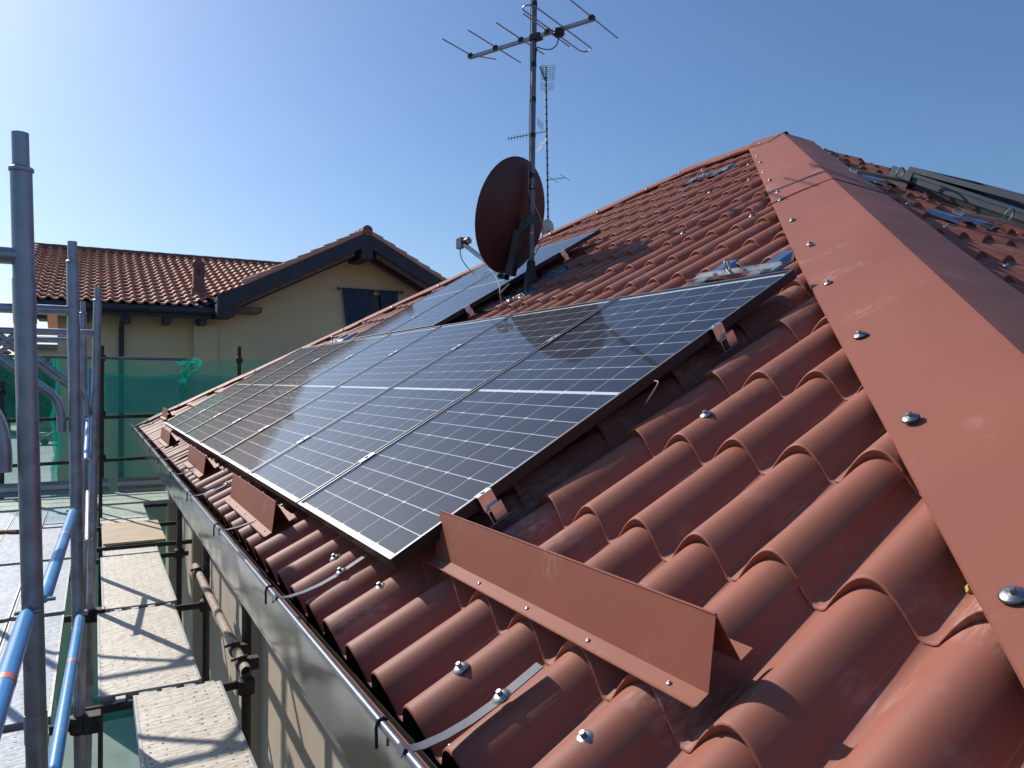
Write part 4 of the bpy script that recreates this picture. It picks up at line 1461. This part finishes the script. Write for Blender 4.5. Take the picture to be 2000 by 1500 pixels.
# wall-side posts and the mortar-stained tube
for k, (x, y, lb_) in enumerate(((.05, 2.42, 'nearer'), (.05, 4.12, 'middle'), (.04, 6.05, 'farther'))):
    s = MB(); s.tube([(x, y, GZ), (x, y, -.42)], .0255, 12)
    s.lathe((x, y, DZK - .10), (0, 0, 1), [(.028, 0), (.046, .012), (.046, .085), (.028, .1)], 10)
    solo('wall_post', s, M['rusty'], (x, y, GZ), '%s dark post between the planks and the house wall' % lb_, 'scaffold pole', 'dark posts beside the house wall')
t = thing('scaffold_tube', (-.01, 3.2, -.97), 'mortar stained tube clamped to the dark posts beside the wall', 'tube')
ta, tb = Vector((-.012, 2.05, -.985)), Vector((.0, 4.35, -.955))
tube_o = MB(); tube_o.tube([ta, tb], .0262, 16, cap=False); tube_o.tube([tb, ta], .0225, 16, cap=False)
part('tube', tube_o, M['tan_tube'], t)
part('tube_mouth', MB().lathe(ta + Vector((0, .04, 0)), (0, 1, 0), [(0, 0), (.0224, 0), (.0224, .002), (0, .002)], 16), M['void'], t)
for y in (2.16, 2.38, 4.12):
    s = MB()
    c = ta.lerp(tb, (y - ta.y) / (tb.y - ta.y))
    s.lathe(c - Vector((0, .028, 0)), (0, 1, 0), [(.027, 0), (.038, .006), (.038, .05), (.027, .056)], 12)
    s.box(c + Vector((.045, 0, 0)), (.03, 0, 0), (0, .026, 0), (0, 0, .03))
    s.tube([c + Vector((-.06, -.012, .03)), c + Vector((.02, -.012, .045))], .008, 8)
    part('clamp', s, M['rusty'], t, True, 40)
# a stray tool end lying at the left edge and a cloth of rust coloured tube
te = cam_pt(12, 1040, 7.97)
s = MB(); s.tube([te - RIGHT * .2, te + RIGHT * .12], [.02, .032], 10)
solo('tube_end', s, M['board'], te, 'short dark red tube end lying on the outer walkway', 'tube')

# ------------------------------------------------------------------ neighbour's house
NB = thing('neighbour_house', (2.0, 17.0, GZ), 'ochre neighbour house with terracotta roof and dark gable', 'house')
EY, EZ, RY, RZ = 15.3, 2.09, 20.7, 3.86
SL = (RZ - EZ) / (RY - EY)
GYB = 15.0                       # gable barge plane
GX0, GZ0, GS = 4.82, 3.93, .515  # gable apex
w = MB()
w.bx(-1.35, 1.3, 16.15, 24, GZ, EZ + .05)
part('wall', w, M['ochre'], NB, False)
wl_ = 1.72
gw = MB()
pol = [(1.3, 16.0, GZ), (8.6, 16.0, GZ), (8.6, 16.0, GZ0 - GS * (8.6 - GX0) - .28), (GX0, 16.0, GZ0 - .28), (1.3, 16.0, GZ0 - GS * (GX0 - 1.3) - .28)]
gw.prism(pol, (0, 9, 0))
part('gable_wall', gw, M['ochre'], NB, False)
part('pilaster', MB().bx(1.22, 1.70, 15.93, 16.3, GZ, 1.7), M['ochre'], NB, False)
def valley_x(y): return GX0 - (GZ0 - (EZ + SL * (y - EY))) / GS
# roof body of the main wing
s = MB()
vx0, vx1 = valley_x(EY) + .05, valley_x(RY) + .05
s.prism([(-1.95, EY, EZ - .06), (vx0, EY, EZ - .06), (vx1, RY, RZ - .06), (-1.95, RY, RZ - .06)], (0, 0, -.12))
nslope = part('roof_slope', s, M['wood_dark'], NB, False)
part('roof_slope', MB().prism([(-1.95, RY + .01, RZ - .06), (-1.95, RY + 5.4, EZ - .06), (-1.95, RY + 5.4, EZ - .18), (-1.95, RY + .01, RZ - .18)], (6.4, 0, 0)), M['terra'], NB, False)
part('fascia', MB().bx(-1.95, 1.5, EY + .05, EY + .11, EZ - .30, EZ - .04), M['wood_dark'], NB, False)
s = MB()
gp = [(-1.95, EY - .12, EZ - .09), (-1.95, EY - .13, EZ - .16), (-1.95, EY - .09, EZ - .20), (-1.95, EY - .02, EZ - .19), (-1.95, EY + .03, EZ - .12)]
s.strip(gp, (3.5, 0, 0), .003)
part('gutter', s, M['wood_dark'], NB)
for x in (-1.6, -.85, -.1, .65, 1.35):
    part('rafter_end', MB().bx(x - .07, x + .07, EY + .12, 16.3, EZ - .42, EZ - .20), M['wood_dark'], NB, False)
s = MB(); s.tube([(-.19, 15.25, EZ - .2), (-.19, 15.5, EZ - .42), (-.19, 16.05, EZ - .50), (-.19, 16.07, GZ)], .05, 12)
part('downpipe', s, M['wood_dark'], NB)
# tiles of the main wing
def nprof(x):       # x in 0..1 across one tile: roll then flat pan
    if x < .58: return .052 * math.sin(math.pi * x / .58) ** .8
    return -.006 * math.sin(math.pi * (x - .58) / .42)
NPIT, NROW = .212, .345
xs = [0, .07, .15, .22, .29, .36, .43, .51, .58, .79, 1.0]
v, f = [], []
n = len(xs)
for y, lift in ((0, .062), (NROW + .03, 0.0)):
    v += [(x * NPIT, y, nprof(x) + lift) for x in xs]
f += [(i, i + 1, n + i + 1, n + i) for i in range(n - 1)]
v += [(x * NPIT, 0, nprof(x) + .062) for x in xs] + [(x * NPIT, .006, nprof(x) + .022) for x in xs]
f += [(2 * n + i, 3 * n + i, 3 * n + i + 1, 2 * n + i + 1) for i in range(n - 1)]
NT = raw_mesh('tile', v, f, M['terra'])
sang = math.atan(SL)
nX, nQ, nN = Vector((1, 0, 0)), Vector((0, math.cos(sang), math.sin(sang))), Vector((0, -math.sin(sang), math.cos(sang)))
slen = math.hypot(RY - EY, RZ - EZ)
lst = []
for r in range(int(slen / NROW) + 1):
    for cidx in range(0, 31):
        x = -1.95 + NPIT * cidx
        y = EY - .06 + r * NROW * math.cos(sang)
        if y > RY - .15: continue
        if x > valley_x(y) - .05: continue
        lst.append((r, x, y))
lst.sort(key=lambda q: (q[0], q[1]))
restN = MB()
for i, (r, x, y) in enumerate(lst):
    jit = random.uniform(-.006, .006)
    mtx = frame(nX, nQ, nN, Vector((x, y + jit, EZ + SL * (y - EY) - .05)))
    if i < 292: sub('tile', NT, nslope, mtx)
    else: restN.add([mtx @ Vector(q) for q in v], f)
joined('tile_field', restN, M['terra'], nslope)
s = MB()
for k in range(17):
    x0 = -2.02 + k * .4
    if x0 > 4.5: break
    s.tube([(x0, RY, RZ + .0), (x0 + .42, RY, RZ + .012)], [.105, .085], 12)
part('ridge_tile', s, M['terra_dark'], NB, True, 40)
s = MB()
for k in range(4):
    y0 = RY + .0 - k * .36
    s.tube([(-1.97, y0, RZ + .0 - k * .36 * SL), (-1.97, y0 - .38, RZ - (k + 1) * .36 * SL + .01)], [.08, .09], 10)
part('verge_tile', s, M['terra_dark'], NB, True, 40)
# gable wing roof: two slabs, barge boards, brown inner rafters
for sg in (-1, 1):
    ln = 3.25 if sg < 0 else 4.0
    a_, b_ = Vector((GX0, GYB, GZ0)), Vector((GX0 + sg * ln, GYB, GZ0 - GS * ln))
    s = MB(); s.prism([a_, b_, b_ - Vector((0, 0, .10)), a_ - Vector((0, 0, .10))], (0, 8.5, 0))
    wing = part('roof_slope', s, M['wood_dark'], NB, False)
    s = MB(); s.prism([a_ - Vector((0, .03, .02)), b_ - Vector((0, .03, .02)), b_ - Vector((0, .03, .33)), a_ - Vector((0, .03, .33))], (0, .05, 0))
    part('barge_board', s, M['wood_dark'], NB, False)
    s = MB()
    d_ = (b_ - a_).normalized()
    s.prism([a_ + d_ * .3 + Vector((0, .10, -.25)), b_ + Vector((0, .10, -.25)), b_ + Vector((0, .10, -.42)), a_ + d_ * .3 + Vector((0, .10, -.42))], (0, .12, 0))
    part('rafter', s, M['wood_brown'], NB, False)
    s = MB()
    s.prism([a_ + d_ * .25 + Vector((0, .45, -.12)), b_ + Vector((0, .45, -.12)), b_ + Vector((0, .45, -.46)), a_ + d_ * .25 + Vector((0, .45, -.46))], (0, .14, 0))
    part('rafter', s, M['wood_dark'], NB, False)
    nrm = Vector((-sg * GS * -1, 0, 1)).normalized()
    for k in range(int(ln / .34)):
        p0 = a_ + d_ * (.33 * k + .05)
        p1 = a_ + d_ * (.33 * k + .42)
        s = MB(); s.tube([p1 + Vector((0, .06, .04)), p0 + Vector((0, .06, .02))], [.085, .07], 10)
        part('verge_tile', s, M['terra'], NB, True, 40)
s = MB()
for k in range(6):
    s.tube([(GX0, GYB - .05 + k * .36, GZ0 + .03), (GX0, GYB + .35 + k * .36, GZ0 + .03)], [.12, .10], 12)
part('ridge_tile', s, M['terra_dark'], NB, True, 40)
part('ridge_beam', MB().bx(GX0 - .14, GX0 + .14, GYB - .02, 16.1, GZ0 - .62, GZ0 - .12), M['wood_dark'], NB, False)
part('purlin_end', MB().bx(1.58, 1.92, GYB + .0, 16.1, 1.84, 2.12), M['wood_dark'], NB, False)
part('purlin_end', MB().bx(1.9, 2.55, GYB + .35, 16.1, 1.98, 2.10), M['wood_brown'], NB, False)
part('purlin_end', MB().bx(7.6, 7.95, GYB + .0, 16.1, 2.1, 2.4), M['wood_dark'], NB, False)
# window with a curtain on a rod
win = part('window', MB().bx(4.72, 5.75, 15.985, 16.06, 1.35, 2.60), M['void'], NB, False)
s = MB(); s.tube([(4.42, 15.90, 2.70), (6.0, 15.90, 2.695)], .016, 10)
for x in (4.40, 6.02): s.lathe((x - .03, 15.90, 2.698), (1, 0, 0), [(0, 0), (.03, .015), (.035, .03), (.03, .05), (0, .065)], 10)
part('curtain_rod', s, M['wood_dark'], win)
def curtain(x0, x1, xb0, xb1):
    vv = []
    nn = 40
    for j in range(9):
        t_ = j / 8
        for i in range(nn + 1):
            a = i / nn
            x = (x0 + (x1 - x0) * a) * (1 - t_) + (xb0 + (xb1 - xb0) * a) * t_
            vv.append((x, 15.90 + .025 * math.sin(a * 46 + t_ * 1.2), 2.72 - 1.35 * t_))
    ff = [(j * (nn + 1) + i, j * (nn + 1) + i + 1, (j + 1) * (nn + 1) + i + 1, (j + 1) * (nn + 1) + i) for j in range(8) for i in range(nn)]
    part('curtain', MB().add(vv, ff), M['curtain'], win, True, 180)
curtain(4.50, 5.30, 4.66, 5.22)
curtain(5.42, 5.92, 5.62, 5.86)
# chimney on the main wing
cp = Vector((1.35, 16.35, EZ + SL * (16.35 - EY)))
s = MB(); s.bx(cp.x - .115, cp.x + .115, cp.y - .115, cp.y + .115, cp.z - .1, cp.z + .62)
s.bx(cp.x - .145, cp.x + .145, cp.y - .145, cp.y + .145, cp.z - .1, cp.z + .10)
chm = part('chimney', s, M['terra_dark'], NB, False)
s = MB(); s.bx(cp.x - .14, cp.x + .14, cp.y - .14, cp.y + .14, cp.z + .62, cp.z + .66)
s.add([(cp.x - .13, cp.y - .13, cp.z + .66), (cp.x + .13, cp.y - .13, cp.z + .66), (cp.x + .13, cp.y + .13, cp.z + .66), (cp.x - .13, cp.y + .13, cp.z + .66), (cp.x, cp.y, cp.z + .82)], [(0, 1, 4), (1, 2, 4), (2, 3, 4), (3, 0, 4)])
part('cap', s, M['terra_dark'], chm, False)
part('flue_hole', MB().bx(cp.x - .05, cp.x + .02, cp.y - .118, cp.y - .116, cp.z + .40, cp.z + .55), M['void'], chm, False)

# ------------------------------------------------------------------ far things
FH = thing('far_house', (13.0, 25.0, GZ), 'house with red roof tip showing right of the gable', 'house')
part('wall', MB().bx(9.6, 17, 20.5, 29, GZ, 3.2), M['ochre'], FH, False)
r0 = cam_pt(893, 531, 25.0)
s = MB()
s.add([(8.9, 19.9, 3.25), (17.6, 19.9, 3.25), (17.6, 29.6, 3.25), (8.9, 29.6, 3.25), (12.0, 24.7, 4.55), (14.5, 24.7, 4.55)], [(0, 1, 5, 4), (1, 2, 5), (2, 3, 4, 5), (3, 0, 4), (0, 3, 2, 1)])
part('roof', s, M['terra'], FH, False)
s = MB()
for a_, b_ in (((8.9, 19.9, 3.25), (12.0, 24.7, 4.55)), ((8.9, 29.6, 3.25), (12.0, 24.7, 4.55)), ((12.0, 24.7, 4.55), (14.5, 24.7, 4.55))):
    a_, b_ = Vector(a_), Vector(b_)
    for k in range(14):
        s.tube([a_.lerp(b_, k / 14), a_.lerp(b_, (k + 1.1) / 14)], [.13, .10], 8)
part('hip_tile', s, M['terra'], FH, True, 40)
# second mast behind, with its own antennas
mz = 23.0
b0 = cam_pt(1071, 470, mz)
t0_ = cam_pt(1066, 130, mz)
fmst = thing('antenna_mast', (b0.x, b0.y, 3.2), 'thin distant antenna mast rising behind the satellite dish', 'mast')
s = MB(); s.tube([(b0.x, b0.y, 3.2), b0, t0_], .028, 10)
part('pole', s, M['mast'], fmst)
s = MB()
for k in range(22):
    q = b0.lerp(t0_, .05 + .88 * k / 21)
    s.tube([q, q + Vector((0, 0, .05))], .034, 8)
part('cable_tie', s, M['tape'], fmst)
def grid(name, c, ax, ay, w_, h_, nx, ny, mt, parent, r=.006, curve=0.0, az=None):
    s = MB()
    for i in range(nx + 1):
        a = -1 + 2 * i / nx
        s.tube([c + ax * w_ * a + ay * h_ * b + (az * curve * (a * a) if az else Vector((0, 0, 0))) for b in (-1, 0, 1)], r, 5)
    for j in range(ny + 1):
        b = -1 + 2 * j / ny
        s.tube([c + ax * w_ * a + ay * h_ * b + (az * curve * (a * a) if az else Vector((0, 0, 0))) for a in (-1, -.5, 0, .5, 1)], r, 5)
    part(name, s, mt, parent)
UPV = Vector((0, 0, 1))
a1 = thing('grid_antenna', t0_, 'distant grid antenna at the top of the thin mast', 'antenna')
grid('reflector_grid', cam_pt(1070, 143, mz), RIGHT, UPV, .21, .22, 6, 8, M['antenna'], a1, .006, .08, FWD * -1)
grid('reflector_grid', cam_pt(1068, 170, mz), RIGHT, UPV, .2, .11, 6, 4, M['antenna'], a1, .005, .08, FWD * -1)
s = MB()
for k in range(8):
    q = cam_pt(1056 + 1.2 * k, 131 + 3.4 * k, mz - .2)
    s.tube([q - RIGHT * .06 - UPV * .02, q + RIGHT * .06 + UPV * .02], .009, 6)
s.tube([cam_pt(1055, 130, mz - .2), cam_pt(1066, 160, mz - .1)], .016, 8)
part('director_array', s, M['plastic'], a1)
a2 = thing('yagi_antenna', cam_pt(1068, 257, mz), 'distant toothed antenna pointing left halfway up the thin mast', 'antenna')
bA, bB = cam_pt(1070, 256, mz), cam_pt(993, 271, mz)
part('boom', MB().tube([bA, bB], .012, 6), M['plastic'], a2)
for k in range(10):
    q = bA.lerp(bB, .32 + .68 * k / 9)
    part('element', MB().tube([q - UPV * .09 - FWD * .05, q + UPV * .09 + FWD * .05], .007, 5), M['plastic'], a2)
grid('reflector_grid', cam_pt(1055, 243, mz), (RIGHT + UPV * -1.1).normalized(), FWD, .13, .3, 5, 6, M['antenna'], a2, .004)
grid('reflector_grid', cam_pt(1058, 283, mz), (RIGHT * .6 + UPV * 1).normalized(), (FWD - RIGHT * .4).normalized(), .18, .3, 6, 6, M['antenna'], a2, .004)
a3 = thing('small_antenna', cam_pt(1070, 352, mz), 'small distant antenna pointing right low on the thin mast', 'antenna')
part('boom', MB().tube([cam_pt(1066, 352, mz), cam_pt(1105, 347, mz)], .012, 6), M['antenna'], a3)
for x_, y_, l_ in ((1081, 351, 14), (1104, 347, 14)):
    part('element', MB().tube([cam_pt(x_ - l_ * .7, y_ - 6, mz - .3), cam_pt(x_ + l_ * .7, y_ + 6, mz + .3)], .008, 6), M['antenna'], a3)
a4c = cam_pt(1070, 446, mz)
a4 = thing('small_dish', a4c, 'small pale dish half hidden behind the large red dish', 'satellite dish')
s = MB(); ax_ = (FWD * .75 + RIGHT * -.65 + UPV * .15).normalized()
s.lathe(a4c, ax_, [(0, -.05), (.1, -.045), (.2, -.02), (.27, .02), (.275, .025), (.27, .03), (.2, -.01), (0, -.04)], 24)
part('reflector', s, M['white_tube'], a4)
part('support', MB().tube([a4c, Vector((b0.x, b0.y, a4c.z))], .025, 8), M['mast'], a4)

# low buildings, hedge and parked car left of the neighbour
lb2 = thing('low_building', (-4.0, 120, GZ), 'low ochre building with flat dark roof, seen between the scaffold poles', 'building')
part('wall', MB().bx(-9.8, 2.0, 120, 132, GZ, 4.7), M['ochre'], lb2, False)
part('roof', MB().bx(-10.6, 2.8, 119, 133, 4.7, 5.4), M['corrugated'], lb2, False)
part('roof_rail', MB().tube([(-10.4, 119.2, 6.4), (2.6, 119.2, 6.4)], .06, 6), M['rusty'], lb2)
s = MB()
for k in range(12):
    x = -7.6 + k * .3 + random.uniform(-.2, .2)
    s.box((x, 119.8, 5.7 + random.uniform(0, .5)), (1.0, 0, .2 * random.uniform(-1, 1)), (0, .6, 0), (.04, 0, .08))
part('plank_heap', s, M['plywood'], lb2, False)
sh = thing('shed', (-13.0, 116, GZ), 'grey corrugated shed at the left edge beyond the net', 'shed')
s = MB()
for k in range(24):
    x = -15.4 + k * .2
    s.tube([(x, 114.9, GZ), (x, 114.9, 4.0)], .08, 6)
s.bx(-15.5, -10.7, 114.9, 119, GZ, 4.0)
part('wall', s, M['corrugated'], sh, False)
part('roof', MB().bx(-15.8, -10.5, 114.5, 119.3, 4.0, 4.3), M['corrugated'], sh, False)
# hedge: leaf clumps
def bush(name, c, rx, ry, rz, n, label):
    t = thing(name, (c[0], c[1], GZ), label, 'tree', 'trees beyond the net')
    s = MB()
    for k in range(n):
        d = Vector((rng.normal(), rng.normal(), rng.normal())).normalized() * rng.uniform(.55, 1.02)
        p = Vector((c[0] + d.x * rx, c[1] + d.y * ry, c[2] + d.z * rz))
        a_ = Vector((rng.normal(), rng.normal(), rng.normal())).normalized()
        b_ = a_.orthogonal().normalized()
        sz = rng.uniform(.3, .6)
        s.add([p - a_ * sz, p + b_ * sz * .6, p + a_ * sz, p - b_ * sz * .6], [(0, 1, 2, 3)])
    part('crown', s, M['hedge'], t, False)
    s = MB(); s.tube([(c[0], c[1], GZ), (c[0] + .1, c[1], c[2] - rz * .3), (c[0], c[1] + .1, c[2] + rz * .3)], [.35, .26, .1], 8)
    for k in range(5):
        a = k * 1.3
        s.tube([(c[0], c[1], c[2] - rz * .5), (c[0] + rx * .6 * math.cos(a), c[1] + ry * .6 * math.sin(a), c[2] + rz * .3)], [.08, .03], 6)
    part('trunk', s, M['bark'], t)
bush('tree', (-10.3, 112.0, -.9), 3.4, 3.0, 4.0, 2600, 'rounder dark green tree beyond the net at the left edge')
bush('tree', (-7.4, 110.6, -.7), 3.0, 2.8, 4.2, 2600, 'dark green tree beyond the net, between the left poles')
bush('tree', (-4.4, 109.5, -1.2), 2.8, 2.6, 3.7, 2400, 'smaller dark green tree close to the ochre house corner')
# car
def car(x, y, rot, label):
    t = thing('parked_car', (x, y, GZ + .02), label, 'car')
    t.rotation_euler = (0, 0, rot)
    prof_ = [(-2.1, .35), (-2.12, .7), (-1.95, .9), (-1.1, .98), (-.45, 1.42), (.75, 1.45), (1.5, 1.02), (2.0, .95), (2.1, .7), (2.08, .35)]
    s = MB(); s.prism([(a, -.86, b) for a, b in prof_], (0, 1.72, 0))
    o = link('body', s.mesh('body', M['car']), t)
    s = MB()
    s.prism([(-.95, -.87, 1.02), (-.42, -.87, 1.36), (.70, -.87, 1.38), (1.25, -.87, 1.03)], (0, 1.74, 0))
    link('window', s.mesh('window', M['car_glass'], smooth=False), t)
    wm = MB(); wm.lathe((0, -.1, 0), (0, 1, 0), [(.2, 0), (.33, .0), (.34, .02), (.34, .18), (.33, .2), (.2, .2)], 20)
    wmm = wm.mesh('wheel', M['rubber'])
    for a in (-1.35, 1.35):
        for b in (-.8, .8):
            link('wheel', wmm, t, Matrix.Translation((a, b, .34)))
    lm = MB().bx(-.05, .05, -.16, .16, -.07, .07).mesh('headlight', M['white_lens'], smooth=False)
    for b in (-.6, .6): link('headlight', lm, t, Matrix.Translation((-2.09, b, .75)))
car(-3.9, 90.0, .12, 'dark parked car seen small through the green net')
